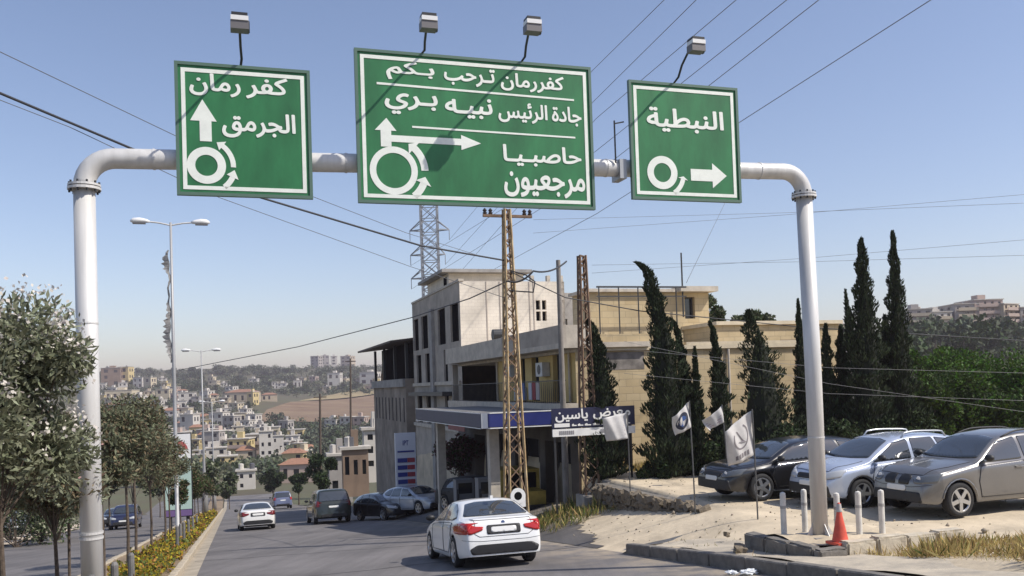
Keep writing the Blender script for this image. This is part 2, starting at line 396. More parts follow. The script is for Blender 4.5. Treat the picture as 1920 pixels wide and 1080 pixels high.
# ================================================================== carriageways, kerbs, median
plane = lambda T, Nn: np.interp(T, PT, PZ)
rt = np.concatenate([np.arange(-20, 60, 2.), np.arange(60, 161, 5.)])
N_LK, N_RK = -1.24, 8.30
grid_sheet('road', rt, np.linspace(N_LK - .05, N_RK + .02, 9), m_asphalt, zf=plane)
grid_sheet('opposite_road', rt, np.linspace(-11.5, -3.55, 7), asphalt_mat('asphalt_left', (.150, .139, .134)), zf=plane)
fs_keep = lambda t, n: t > 19.3 + (n - 8.3) * 3.9 + .35 * np.sin(n * 9)
grid_sheet('station_forecourt', np.arange(18.5, 76, .25), np.linspace(8.3, 12.25, 22), asphalt_mat('old_asphalt', (.115, .108, .104), (8.6, 11.5)), zoff=.012, keep=fs_keep,
           zf=lambda T, Nn: np.interp(T, PT, PZ) + .25 * (np.clip(Nn, 8.3, 11.25) - 8.3))
grid_sheet('median_strip', rt, np.linspace(-3.45, -1.4, 4), m_soil, zoff=.13, zf=plane)
m_line = M('tar', (.075, .072, .07), .85)
tp = MB()
for (a, b) in (((19.2, -1.0), (20.6, 8.2)), ((27.5, -1.1), (25.8, 6.5))):          # thin dark lines across the road
    for k in range(14):
        q0 = [a[i] + (b[i] - a[i]) * k / 14 for i in (0, 1)]; q1 = [a[i] + (b[i] - a[i]) * (k + 1) / 14 for i in (0, 1)]
        z = lambda q: float(np.interp(q[0], PT, PZ)) + .006
        s0 = .05 * math.sin(k * 1.9); s1 = .05 * math.sin((k + 1) * 1.9)
        tp.quad(rf(q0[0] + s0, q0[1], z(q0)), rf(q1[0] + s1, q1[1], z(q1)), rf(q1[0] + .045 + s1, q1[1], z(q1)), rf(q0[0] + .045 + s0, q0[1], z(q0)))
tag(tp.build('road_crack_seal', m_line), kind='structure')

def ptilt(t): return (DH + UP * (-.108)).normalized() if t < 130 else (DH + UP * (-.05)).normalized()
def kerb_run(name, t0, t1, step, n0, n1, h, mat, face_side, base=0.0):
    """a row of kerb stones, each a piece of its own"""
    root = bpy.data.objects.new(name, None); COL.objects.link(root); tag(root, kind='structure')
    root.location = rf(t0, n0, float(np.interp(t0, PT, PZ))); root.matrix_world = Matrix.Translation(root.location)
    mb = MB(); g = .012; d = (DH + UP * -.108).normalized()
    bm = bmesh.new(); mb.obox((0, 0, 0), d * (step / 2 - g), DN * ((n1 - n0) / 2), UP * (h / 2 + .06))
    me = bpy.data.meshes.new('kerb_stone'); me.from_pydata([tuple(v) for v in mb.v], [], mb.f); bm.from_mesh(me)
    bmesh.ops.bevel(bm, geom=bm.edges[:], offset=.02, segments=1, affect='EDGES'); bm.to_mesh(me); bm.free(); me.materials.append(mat)
    t = t0
    while t < t1:
        o = link('kerb_stone', me, root); z = float(np.interp(t + step / 2, PT, PZ)) + h / 2 - .06 + base
        o.location = rf(t + step / 2, (n0 + n1) / 2 + random.uniform(-.012, .012), z + random.uniform(-.012, .012)) - root.location
        o.rotation_euler = (random.uniform(-.015, .015), random.uniform(-.015, .015), random.uniform(-.015, .015)); t += step
    return root
kerb_run('median_kerb', -4, 130, 1.0, -1.42, -1.24, .17, m_kerb, 1)
kerb_run('median_kerb', -4, 130, 1.0, -3.62, -3.44, .17, m_kerb, 1)
gut = grid_sheet('gutter_strip', rt, np.array([-1.26, -.86]), M('pale_gutter', (.36, .31, .235), .9, noise=(2, .25)), zoff=.006, zf=plane)
kerb_run('pavement_kerb', -6, 17.6, 1.2, 8.22, 8.42, .23, m_kerbdark, -1)
sw = grid_sheet('pavement', np.arange(-20, 17.7, .6), np.linspace(8.42, 9.9, 5), M('dusty_pavement', (.40, .355, .29), .92, noise=(1.6, .25), bump=(14, .5, .02), rgb2=(.58, .50, .375)), zf=lambda T, Nn: np.interp(T, PT, PZ) + .225 + .03 * np.sin(T * 2.1 + Nn * 3) )
er = MB(); zz0 = lambda t: float(np.interp(t, PT, PZ))
er.quad(rf(17.45, 8.22, zz0(17.45) + .2), rf(17.45, 8.9, zz0(17.45) + .2), rf(18.3, 8.9, zz0(18.3) + .02), rf(18.3, 8.22, zz0(18.3) - .04)); er.quad(rf(17.45, 8.22, zz0(17.45) - .1), rf(17.45, 8.22, zz0(17.45) + .2), rf(18.3, 8.22, zz0(18.3) - .04), rf(18.3, 8.22, zz0(18.3) - .1))
tag(er.build('kerb_ramp', m_kerbdark), kind='structure')
# end ramp of earth in front of the last kerb stone
# ------------------------------------------------------------------ island round the right gantry foot
def stone_block(name, t0, t1, n0, n1, z0, z1, mat, parent, j=.02):
    mb = MB(); mb.rbox(t0, t1, n0, n1, z0, z1); bm = bmesh.new()
    me = bpy.data.meshes.new(name); me.from_pydata([tuple(v) for v in mb.v], [], mb.f); bm.from_mesh(me)
    bmesh.ops.bevel(bm, geom=bm.edges[:], offset=.03, segments=2, affect='EDGES')
    bmesh.ops.subdivide_edges(bm, edges=[e for e in bm.edges if e.calc_length() > .2], cuts=2, use_grid_fill=True)
    for v in bm.verts: v.co += Vector((random.uniform(-j, j), random.uniform(-j, j), random.uniform(-j, j)))
    bm.to_mesh(me); bm.free()
    off = Vector(origin_of(parent)); me.transform(Matrix.Translation(-off)); me.materials.append(mat); return link(name, me, parent)
isl = empty('traffic_island', rf(13.2, 10.4, -1.2), 'low walled island of dark kerb stones and pale blocks round the right gantry post', 'traffic island')
m_blk = M('pale_block', (.50, .44, .34), .9, noise=(5, .22), bump=(22, .5, .02))  # paler colour carries the sunlight on the island's front side
for k in range(3):
    stone_block('kerb_block', 12.46 + .68 * k, 13.12 + .68 * k, 9.02 + .0, 9.24, -1.62, -.98 - .02 * k, m_kerbdark, isl, .012)
for k in range(4):
    stone_block('pale_block', 12.30, 12.56, 9.62 + .62 * k, 10.2 + .62 * k, -1.45, -.92 + .03 * (k % 2), m_blk, isl, .010)
stone_block('kerb_block', 12.24, 12.44, 9.03, 9.58, -1.5, -.99, m_kerbdark, isl, .012)
ib = MB()
ts = np.linspace(12.5, 14.5, 9); ns = np.linspace(9.2, 12.1, 10)
zi = lambda t, n: -.99 + .04 * math.sin(t * 5 + n * 3) - .10 * max(0, t - 13.9) - .25 * float(sst(11.3, 12.1, n)) - .3 * float(sst(14.0, 14.5, t))
for i in range(8):
    for j in range(9): ib.quad(*[rf(a, b, zi(a, b)) for a, b in ((ts[i], ns[j]), (ts[i], ns[j + 1]), (ts[i + 1], ns[j + 1]), (ts[i + 1], ns[j]))])
ib.build('island_fill', m_dirt, isl)
grid_sheet('left_verge', np.arange(-20, 110, 2.), np.array([-14.6, -13.5, -12.4, -11.45]), M('verge_dirt', (.52, .43, .32), .95, noise=(.8, .25), bump=(6, .5, .04)), zoff=.06, zf=lambda T, Nn: np.interp(T, PT, PZ) + .05 * np.sin(T * 1.1 + Nn * 2))
# ------------------------------------------------------------------ rubble retaining wall between lot and forecourt
rub = empty('rubble_wall', rf(20, 11.1, -1.9), 'low rubble stone retaining wall along the edge of the dirt car lot', 'wall')
m_rub = M('rubble', (.215, .175, .125), .92, noise=(6, .35), bump=(18, .7, .03))
core = MB(); k = 0
for i in range(14):
    t0 = 19.4 + i * .5; n0 = 11.05
    core.obox(rf(t0 + .25, n0 + .24, -1.85 - .03 * i), DH * .25, DN * .2, UP * (.46 + .03 * i))
core.build('rubble_core', m_kerbdark, rub)
rv = []
for k in range(5):
    bm = bmesh.new(); bmesh.ops.create_cube(bm, size=1.6); bmesh.ops.subdivide_edges(bm, edges=bm.edges[:], cuts=1, use_grid_fill=True)
    for v in bm.verts: v.co = v.co * random.uniform(.8, 1.08) + Vector(rng.normal(size=3) * .13)
    me = bpy.data.meshes.new('stone'); bm.to_mesh(me); bm.free(); me.materials.append(m_rub); rv.append(me)
for i in range(33):
    t0 = 19.4 + i * .215; n0 = 11.05
    h = .5 + .02 * i
    rows = 2 + (i > 5) + (i > 18)
    for r in range(rows):
        o = link('stone', random.choice(rv), rub)
        o.location = rf(t0 + random.uniform(-.05, .05), n0 + random.uniform(-.02, .05), -1.40 - .2 * r - .004 * i + random.uniform(-.03, .03)) - rub.location
        o.scale = (random.uniform(.12, .19), random.uniform(.12, .19), random.uniform(.10, .15)); o.rotation_euler = (random.uniform(-.5, .5), random.uniform(-.5, .5), random.uniform(0, 6))
pil = empty('masonry_pier', rf(26.6, 11.5, -2.3), 'square pier of grey concrete blocks at the far end of the rubble wall', 'pier')
for r in range(4):
    for q in range(2):
        stone_block('block', 26.3, 26.75, 11.35 + .44 * q + (.1 if r % 2 else 0), 11.77 + .44 * q + (.1 if r % 2 else 0), -2.35 + .26 * r, -2.1 + .26 * r, m_concgrey, pil, .01)
# ================================================================== sign gantry
GT = 13.40
gz0, gz1 = G(GT, -1.88) + .1, -1.0
gan = empty('sign_gantry', rf(GT, 4, -1.4), 'white painted steel pipe gantry spanning the carriageway on two posts with curved corners', 'sign gantry')
def beam_z(n): return 5.215 + (5.475 - 5.215) * (n + 1.2) / 10.2
R_P, BR = .142, .41
nL, nR = -1.86, 9.90
def elbow(n, s, leanb):
    top = beam_z(n + s * BR); pts = []
    for k in range(9):
        a = math.pi / 2 * k / 8
        pts.append(rf(GT, n + s * BR * (1 - math.cos(a)), top - BR + BR * math.sin(a)))
    return pts
eL, eR = elbow(nL, 1, 0), elbow(nR - .04, -1, 0)
g = MB().tube([rf(GT, nL, gz0 - .3), rf(GT, nL, 2.0), eL[0] - UP * .02], R_P, 24).build('post', m_galv, gan, smooth=True)
def bands(zs, n, parent, name, r0=R_P + .004, r1=R_P + .05, h=.05):
    for z in zs:
        MB().lathe(rf(GT, n, z - h / 2), UP, [(0, r0), (0, r1), (h, r1), (h, r0)], 24).build(name, m_galv, parent)
MB().tube([rf(GT, nR, gz1 - .05), rf(GT, nR, 2.0), eR[0] - UP * .02], R_P, 24).build('post', m_galv, gan, smooth=True)
MB().tube(eL + [rf(GT, n, beam_z(n)) for n in (0, 2.0, 4.0, 6.0, 8.0)] + eR[::-1], R_P, 24).build('beam', m_galv, gan, smooth=True)
for n, e in ((nL, eL), (nR - .02, eR)):
    fl = MB().lathe(e[0] - UP * .05, UP, [(0, R_P), (0, R_P + .075), (.035, R_P + .075), (.035, R_P)], 24)
    fl.build('flange', m_galv, gan)
    MB().lathe(e[0] + UP * .0, UP, [(0, R_P), (0, R_P + .07), (.03, R_P + .07), (.03, R_P)], 24).build('flange', m_galv, gan)
    for k in range(10):
        a = 2 * math.pi * k / 10; MB().lathe(e[0] - UP * .085 + DN * math.cos(a) * (R_P + .048) + DH * math.sin(a) * (R_P + .048), UP, [(0, .0), (0, .016), (.15, .016), (.15, 0)], 6).build('bolt', m_steel, gan)
bands([-.05, .02], nL, gan, 'base_band', R_P + .002, R_P + .012, .03)
bands([.75], nR, gan, 'weld_seam', R_P + .001, R_P + .006, .025); bands([2.9], nL, gan, 'weld_seam', R_P + .001, R_P + .006, .025)
for n in (-.95, 1.75, 6.02, 8.95): MB().lathe(rf(GT, n - .015, beam_z(n)), DN, [(0, R_P + .001), (0, R_P + .008), (.03, R_P + .008), (.03, R_P + .001)], 24).build('weld_seam', m_galv, gan)
fo = MB().rbox(GT - .3, GT + .3, nR - .3, nR + .3, gz1 - .06, gz1 + .025); fo.build('base_plate', m_concgrey, gan)
for s in (-1, 1):
    for q in (0, 1):
        a = DN * s if q == 0 else DH * s
        w = a.cross(UP)
        MB().prism([(0, 0), (.14, 0), (0, .22)], rf(GT, nR, gz1 + .025) + a * (R_P - .01) - w * .006, a, UP, w, .012).build('stiffener', m_galv, gan)

# ================================================================== arabic lettering
AR = {}
def _reg(ch, base, n): AR[ch] = [chr(base + i) for i in range(n)]
for ch, b, n in (('ا', 0xFE8D, 2), ('ب', 0xFE8F, 4), ('ة', 0xFE93, 2), ('ت', 0xFE95, 4), ('ج', 0xFE9D, 4), ('ح', 0xFEA1, 4), ('د', 0xFEA9, 2), ('ر', 0xFEAD, 2),
                 ('س', 0xFEB1, 4), ('ص', 0xFEB9, 4), ('ض', 0xFEBD, 4), ('ط', 0xFEC1, 4), ('ع', 0xFEC9, 4), ('ف', 0xFED1, 4), ('ق', 0xFED5, 4), ('ك', 0xFED9, 4),
                 ('ل', 0xFEDD, 4), ('م', 0xFEE1, 4), ('ن', 0xFEE5, 4), ('ه', 0xFEE9, 4), ('و', 0xFEED, 2), ('ي', 0xFEF1, 4), ('ئ', 0xFE89, 4)): _reg(ch, b, n)
def shape_ar(s):
    out = []
    for i, c in enumerate(s):
        if c == 'ـ': out.append(c); continue
        if c not in AR: out.append(c); continue
        pv = s[i - 1] if i else ' '; nx = s[i + 1] if i + 1 < len(s) else ' '
        jp = pv == 'ـ' or (pv in AR and len(AR[pv]) == 4); jn = len(AR[c]) == 4 and (nx == 'ـ' or nx in AR)
        out.append(AR[c][(3 if jp else 2) if jn else (1 if jp else 0)])
    return ''.join(reversed(out))
def text_mesh(name, s, bold=.02, depth=.006, raw=False):
    """outlines of the letters, filled by winding number so that joined letters become one shape;
    the stroke is fattened by laying shifted copies a hair apart in depth"""
    cu = bpy.data.curves.new(name, 'FONT'); cu.size = 1; cu.body = s if raw else shape_ar(s)
    o = bpy.data.objects.new('tmp', cu); COL.objects.link(o)
    dg = bpy.context.evaluated_depsgraph_get(); dg.update(); cv = o.to_curve(dg)
    loops = []
    for sp in cv.splines:
        bp = sp.bezier_points; pts = []
        for a in range(len(bp)):
            p, q = bp[a], bp[(a + 1) % len(bp)]; seg = geometry.interpolate_bezier(p.co, p.handle_right, q.handle_left, q.co, 5)
            pts += [(v.x, v.y) for v in seg[:-1]]
        if len(pts) > 2: loops.append(np.array(pts))
    o.to_curve_clear(); bpy.data.objects.remove(o)
    vs, es, k = [], [], 0
    for l in loops:
        n = len(l); vs += [Vector((a + 1e-5 * random.random(), b + 1e-5 * random.random())) for a, b in l]; es += [(k + i, k + (i + 1) % n) for i in range(n)]; k += n
    v2, e2, f2, *_ = geometry.delaunay_2d_cdt(vs, es, [], 0, 1e-6)
    co = np.array([(v.x, v.y) for v in v2]); C = np.array([co[list(f)].mean(0) for f in f2]); W = np.zeros(len(C))
    for l in loops:
        nx = np.roll(l, -1, 0)
        for (x0, y0), (x1, y1) in zip(l, nx):
            cr = (x1 - x0) * (C[:, 1] - y0) - (C[:, 0] - x0) * (y1 - y0)
            W += ((y0 <= C[:, 1]) & (y1 > C[:, 1]) & (cr > 0)).astype(int) - ((y0 > C[:, 1]) & (y1 <= C[:, 1]) & (cr < 0)).astype(int)
    keep = [list(f) for f, w in zip(f2, W) if w != 0]; n = len(co); V, F = [], []
    for k, (dx, dy) in enumerate([(0, 0)] + [(bold * math.cos(a), bold * math.sin(a)) for a in np.arange(8) * math.pi / 4]):
        V.append(np.column_stack([co[:, 0] + dx, co[:, 1] + dy, np.full(n, depth + .0003 * k)])); F += [[v + n * k for v in p] for p in keep]
    m2 = bpy.data.meshes.new(name); m2.from_pydata(np.concatenate(V).tolist(), [], F); return m2
def lettering(s, O, U, V, N, rect, mat, parent, name='lettering', bold=.026, raw=False, depth=.006, label=None):
    me = text_mesh(name, s, max(bold, .018), depth, raw=raw); co = np.empty(len(me.vertices) * 3, np.float32); me.vertices.foreach_get('co', co); co = co.reshape(-1, 3)
    lo, hi = co.min(0), co.max(0); u0, u1, v0, v1 = rect
    a = u0 + (co[:, 0] - lo[0]) / (hi[0] - lo[0]) * (u1 - u0); b = v0 + (co[:, 1] - lo[1]) / (hi[1] - lo[1]) * (v1 - v0)
    off = np.array(O) - np.array(origin_of(parent))
    W = off[None] + a[:, None] * np.array(U)[None] + b[:, None] * np.array(V)[None] + co[:, 2:3] * np.array(N)[None]
    me.vertices.foreach_set('co', W.astype(np.float32).ravel()); me.materials.clear(); me.materials.append(mat); me.update()
    o = link(name, me, parent)
    if label: o['label'] = label
    return o

# ================================================================== road signs
m_green = M('sign_green', (.024, .165, .056), .45, noise=(2.2, .30), stretch=(1, 1, .35))
m_sgrey = M('sign_edge', (.09, .16, .12), .5)
m_back = M('sign_back', (.38, .39, .40), .5, metal=.5)
m_letter = M('sign_white', (.80, .83, .76), .5, noise=(6, .07))
ST = 13.17
def road_sign(n0, n1, z0, z1, label):
    W, Hh = n1 - n0, z1 - z0
    s = empty('road_sign', rf(ST, (n0 + n1) / 2, z0), label, 'road sign', 'green direction signs on the gantry')
    O, U, V, Nn = rf(ST, n0, z0), DN, UP, -DH
    MB().obox(rf(ST + .02, (n0 + n1) / 2, (z0 + z1) / 2), DN * W / 2, UP * Hh / 2, DH * .02).build('panel', m_green, s)
    fr = MB(); e = .045
    for a, b, c, d in ((-e, 0.0, -e, Hh + e), (W, W + e, -e, Hh + e), (0, W, -e, 0), (0, W, Hh, Hh + e)):
        fr.obox(rf(ST + .015, n0 + (a + b) / 2, z0 + (c + d) / 2), DN * (b - a) / 2, UP * (d - c) / 2, DH * .035)
    fr.build('edge_frame', m_sgrey, s)
    bd = MB(); i, w = .04, .055
    for a, b, c, d in ((i, i + w, i, Hh - i), (W - i - w, W - i, i, Hh - i), (i + w, W - i - w, i, i + w), (i + w, W - i - w, Hh - i - w, Hh - i)):
        bd.prism([(a, c), (b, c), (b, d), (a, d)], O, U, V, Nn, .006)
    bd.build('border', m_letter, s)
    for k in (0, 1):
        nn = n0 + W * (.28 + .44 * k)
        MB().rbox(ST + .045, GT - R_P + .01, nn - .05, nn + .05, z0 + .15, z1 - .15).build('bracket', m_back, s)
    return s, O, U, V, Nn, W, Hh
def arrow(poly, fr, name='arrow'):
    s, O, U, V, Nn = fr[:5]; MB().prism(poly, O, U, V, Nn, .006).build(name, m_letter, s)
def ringsym(c, r0, r1, fr):
    s, O, U, V, Nn = fr[:5]; MB().ring(O, U, V, Nn, c, r0, r1, .006, 40).build('roundabout_ring', m_letter, s)
def arc_arrow(c, r, a0, a1, fr, w=.05, head=None):
    s, O, U, V, Nn = fr[:5]; mb = MB(); mb.ring(O, U, V, Nn, c, r - w, r + w, .006, 8, a0, a1)
    if head is None: mb.build('arc_arrow', m_letter, s); return
    a = a1; p = lambda rr, aa: (c[0] + rr * math.cos(aa), c[1] + rr * math.sin(aa))
    mb.prism([p(r - w * 2.3, a), p(r + w * 2.3, a), p(r, a + head)], O, U, V, Nn, .007); mb.build('arc_arrow', m_letter, s)

# left sign: pixels (u,v) are fractions of the board
def fx(fr): W, Hh = fr[5], fr[6]; return lambda u, v: (u * W, v * Hh)
A = road_sign(-.60, 1.18, 4.72, 6.53, 'small green sign at the left end of the gantry, arrow pointing straight up'); q = fx(A)
s, O, U, V, Nn = A[:5]; W, Hh = A[5:]
lettering('رمان', O, U, V, Nn, (.085 * W, .475 * W, .765 * Hh, .945 * Hh), m_letter, s)
lettering('كفر', O, U, V, Nn, (.515 * W, .845 * W, .765 * Hh, .945 * Hh), m_letter, s)
lettering('الجرمق', O, U, V, Nn, (.325 * W, .90 * W, .445 * Hh, .655 * Hh), m_letter, s)
arrow([q(.155, .405), q(.245, .405), q(.245, .565), q(.285, .565), q(.18, .735), q(.085, .565), q(.155, .565)], A)
ringsym(q(.20, .215), .085 * W, .148 * W, A)
arc_arrow(q(.20, .215), .205 * W, rad(-2), rad(52), A, .035, .26); arc_arrow(q(.20, .215), .215 * W, rad(-52), rad(-24), A, .038, .28)
B = road_sign(1.93, 5.66, 4.69, 6.93, 'large middle green sign on the gantry with four lines of Arabic text'); q = fx(B)
s, O, U, V, Nn = B[:5]; W, Hh = B[5:]
row = lambda tx, u0, u1, v0, v1, bold=.03: lettering(tx, O, U, V, Nn, (u0 * W, u1 * W, v0 * Hh, v1 * Hh), m_letter, s, bold=.026)
row('كفررمان', .600, .885, .805, .935); row('ترـحب'.replace('رـ', 'ـر'), .355, .575, .815, .945); row('بـكم', .115, .315, .825, .955)
row('جادة', .825, .962, .580, .720); row('الرئيس', .585, .805, .580, .725); row('نبيـه', .355, .560, .590, .735); row('بـري', .105, .325, .590, .735)
row('حاصبـيـا', .600, .955, .275, .425); row('مرجعيون', .600, .968, .055, .235)
arrow([q(.075, .785), q(.93, .765), q(.93, .778), q(.075, .80)], B, 'rule'); arrow([q(.215, .503), q(.93, .493), q(.93, .505), q(.215, .516)], B, 'rule')
arrow([q(.085, .365), q(.128, .365), q(.128, .40), q(.42, .40), q(.42, .368), q(.505, .42), q(.42, .472), q(.42, .445), q(.128, .445), q(.128, .475), q(.150, .475), q(.110, .56), q(.062, .475), q(.085, .475)], B)
ringsym(q(.135, .205), .072 * W, .098 * W, B)
arc_arrow(q(.135, .205), .128 * W, rad(2), rad(48), B, .055, .22); arc_arrow(q(.135, .205), .130 * W, rad(-52), rad(-22), B, .055, .22)
Cc = road_sign(6.42, 8.38, 4.89, 6.78, 'small green sign at the right end of the gantry, arrow pointing right'); q = fx(Cc)
s, O, U, V, Nn = Cc[:5]; W, Hh = Cc[5:]
lettering('النبطية', O, U, V, Nn, (.135 * W, .875 * W, .585 * Hh, .80 * Hh), m_letter, s)
arrow([q(.535, .16), q(.745, .16), q(.745, .10), q(.885, .215), q(.745, .325), q(.745, .265), q(.535, .265)], Cc)
ringsym(q(.265, .22), .082 * W, .142 * W, Cc)
arc_arrow(q(.265, .22), .20 * W, rad(-58), rad(-14), Cc, .04, .12)

# ================================================================== sign lamps on bent arms
m_lampgrey = M('lamp_housing', (.16, .15, .15), .5, metal=.3); m_lampwhite = M('lamp_cover', (.75, .75, .74), .45)
def sign_lamp(px0, py0, pxh, pyh, topz, label, side=0.0):
    b = onT(px0, py0, ST - .03); tb, nb = tn(b); h = onT(pxh, pyh, ST - .90); nh, zh = h.dot(DN), h.z
    r = empty('sign_lamp', rf(ST + .12, nb, topz), label, 'lamp', 'floodlights on bent arms above the signs')
    p = [rf(ST + .10, nb, topz - .25), rf(ST + .10, nb, topz + .04), rf(ST - .04, nb + .01, topz + .30 * (zh - topz)), rf(ST - .25, nb + (nh - nb) * .25, topz + .70 * (zh - topz)),
         rf(ST - .52, nb + (nh - nb) * .6, topz + .96 * (zh - topz)), rf(ST - .78, nh, zh + .05)]
    MB().tube(p, .019, 8).build('arm', m_steel, r, smooth=True)
    c = rf(ST - .90, nh, zh - .02)
    MB().obox(c - UP * .055, DN * .118, DH * .09, UP * .056).build('housing', m_lampgrey, r)
    MB().obox(c + UP * .032 - DH * .01, DN * .114, DH * .094, UP * .031).build('bright_band', m_lampwhite, r)
    MB().obox(c + UP * .087, DN * .104, DH * .09, UP * .024).build('lid', M('lamp_lid', (.02, .02, .022), .5), r)
    MB().obox(c + DH * .096 - UP * .055, DN * .10, DH * .006, UP * .045).build('lens', M('lamp_lens', (.5, .52, .55), .1), r)
    MB().obox(c + DN * .124 - UP * .05, DN * .006, DH * .03, UP * .07).build('hinge', m_steel, r)
    return r
sign_lamp(452, 124, 449, 40, 6.58, 'floodlight on a straight arm above the left green sign')
sign_lamp(795, 105, 803, 40, 6.98, 'left floodlight of the two above the large middle sign')
sign_lamp(983, 112, 998, 46, 6.98, 'right floodlight of the two above the large middle sign')
sign_lamp(1271, 158, 1305, 83, 6.83, 'floodlight on a strongly bent arm above the right green sign')
ju = empty('junction_box', rf(GT, 6.12, 5.2), 'grey clamp and thin bracket on the gantry beam beside the right sign', 'bracket')
MB().rbox(GT - .17, GT + .17, 6.20, 6.32, 5.20, 5.52).build('clamp', m_back, ju)
MB().bar(rf(GT - .16, 6.13, 5.45), rf(GT - .16, 6.13, 6.15), .025).build('rod', m_steel, ju)
MB().bar(rf(GT - .16, 6.13, 6.1), rf(GT - .16, 6.3, 6.14), .02).build('rod', m_steel, ju)

# ================================================================== street lamps on the median
def street_lamp(t, n, h, label, ribbon=False):
    z = G(t, n) + .1; r = empty('street_lamp', rf(t, n, z), label, 'street lamp', 'double-arm street lamps along the median')
    lean = -DN * .012 * 0
    MB().lathe(rf(t, n, z), UP, ([(0, .0), (0, .17), (.25, .17), (.3, .085)] if ribbon else [(0, 0), (0, .30), (2.2, .24), (4.2, .12)]) + [(h * .5, .075), (h, .05), (h, 0)], 14).build('pole', M('lamp_pole', (.36, .36, .36), .5, metal=.2), r, smooth=True)
    for s in (-1, 1):
        arm = [rf(t, n, z + h - .12), rf(t, n + s * .5, z + h - .02), rf(t, n + s * 1.0, z + h + .03)]
        a = MB().tube(arm, .035, 8).build('arm', m_galv, r)
        hd = MB(); bm = None
        hd.tube([rf(t, n + s * .85, z + h + .02), rf(t, n + s * 1.0, z + h + .05), rf(t, n + s * 1.25, z + h + .065), rf(t, n + s * 1.5, z + h + .05), rf(t, n + s * 1.62, z + h + .03)], [.05, .09, .13, .12, .04], 10)
        hd.build('lamp_head', m_lampwhite, r, smooth=True)
        MB().obox(rf(t, n + s * 1.27, z + h - .052), DN * .26, DH * .09, UP * .035).build('lamp_glass', m_lampgrey, r)
    return r, z
l1, lz = street_lamp(41, -2.3, 13.75, 'nearest double-arm street lamp on the median with torn ribbon hanging on its pole', True)
street_lamp(81, -2.3, 14.4, 'second double-arm street lamp down the median with its flared white foot')
street_lamp(121, -2.3, 14.0, 'farthest double-arm street lamp low among the distant houses')
rb = MB(); prev = None
for k in range(60):
    v = k / 59; z = lz + 12.55 - 4.9 * v; fat = max(0, math.sin(min(1, v / .22) * math.pi)) if v < .22 else max(.05, math.sin((v - .42) / .58 * math.pi)) if v > .42 else .12
    o = .09 + .05 * math.sin(v * 31) * math.sin(v * 13 + 1); w = .05 + .30 * fat * (.7 + .3 * math.sin(k * 2.3)); yy = .07 * math.sin(v * 19)
    p = (rf(41 + yy, -2.3 - o - w, z - .1 * fat), rf(41 - yy * .3, -2.3 - o, z))
    if prev: rb.quad(prev[0], prev[1], p[1], p[0])
    prev = p
rbo = rb.build('torn_ribbon', M('ribbon', (.42, .41, .40), .9, trans=.4, noise=(6, .4))); tag(rbo, 'torn grey ribbon streamer hanging on the nearest street lamp pole', 'ribbon')
so = rbo.modifiers.new('s', 'SOLIDIFY'); so.thickness = .01

# ================================================================== tall advertising panel on the median
bb = empty('advert_panel', rf(50, -2.75, G(50, -2.75)), 'tall white and pale green advertising panel with a red arch emblem on the median', 'billboard')
zt = atY(330, 811, 47.5).z; n0, n1 = -3.42, -2.02
MB().rbox(50, 50.25, n0, n1, G(50, -2.7) + .9, zt).build('frame', m_steel, bb)
MB().rbox(49.97, 49.998, n0 + .05, n1 - .05, zt - 1.35, zt - .06).build('upper_sheet', m_white, bb)
MB().rbox(49.97, 49.998, n0 + .05, n1 - .05, G(50, -2.7) + 1.3, zt - 1.40).build('lower_sheet', M('pale_green', (.42, .56, .50), .6), bb)
MB().rbox(49.97, 49.998, n0 + .05, n1 - .05, G(50, -2.7) + .95, G(50, -2.7) + 1.27).build('purple_strip', M('purple', (.16, .10, .25), .6), bb)
MB().ring(rf(49.97, (n0 + n1) / 2, zt - .92), DN, UP, -DH, (0, 0), .30, .52, .01, 16, 0.1, math.pi - .1).build('emblem', M('emblem_red', (.42, .10, .09), .6), bb)
MB().rbox(49.95, 49.968, (n0 + n1) / 2 - .3, (n0 + n1) / 2 + .3, zt - 1.12, zt - .98).build('emblem_bar', M('emblem_red', (.42, .10, .09)), bb)
for s in (0, 1): MB().rbox(50.05, 50.2, n0 + .2 + s * .85, n0 + .35 + s * .85, G(50, -2.7) - .2, G(50, -2.7) + .9).build('leg', m_steel, bb)

# ================================================================== lattice poles and pylon
m_rust = M('rusty_steel', (.46, .29, .12), .75, metal=.1, noise=(3, .4), rgb2=(.60, .47, .28))  # rust, its yellow tone also imitating sunlit legs
m_rustd = M('rusty_dark', (.20, .13, .085), .8, metal=.2, noise=(3, .4))
def lattice_pole(t, n, z0, h, b0, b1, nb, label, mat, arm_z=None):
    r = empty('lattice_pole', rf(t, n, z0), label, 'utility pole', 'steel lattice utility poles'); sg = [(-1, -1), (1, -1), (1, 1), (-1, 1)]
    C = lambda k, v: rf(t + sg[k % 4][0] * (b0 + (b1 - b0) * v), n + sg[k % 4][1] * (b0 + (b1 - b0) * v), z0 + h * v)
    for k in range(4): MB().bar(C(k, 0), C(k, 1), .062).build('leg', mat, r)
    zs = [0]; 
    while zs[-1] < 1: zs.append(zs[-1] + (2 * (b0 + (b1 - b0) * zs[-1])) * 1.02 / h)
    zs = zs[:-1] + [1]
    for i in range(len(zs) - 1):
        for k in range(4):
            a, b = (k, k + 1) if (i + k) % 2 else (k + 1, k)
            MB().bar(C(a, zs[i]), C(b, zs[i + 1]), .032).build('brace', m_rustd, r)  # darker rust colour also carries the shade inside the pole
    MB().obox(rf(t, n, z0 + .0), DH * (b0 + .12), DN * (b0 + .12), UP * .2).build('footing', m_concgrey, r)
    return r
lp = lattice_pole(26, 8.28, -2.75, 10.05, .30, .085, 18, 'tall rusty lattice pole in front of the petrol canopy with a crossarm at its top', m_rust)
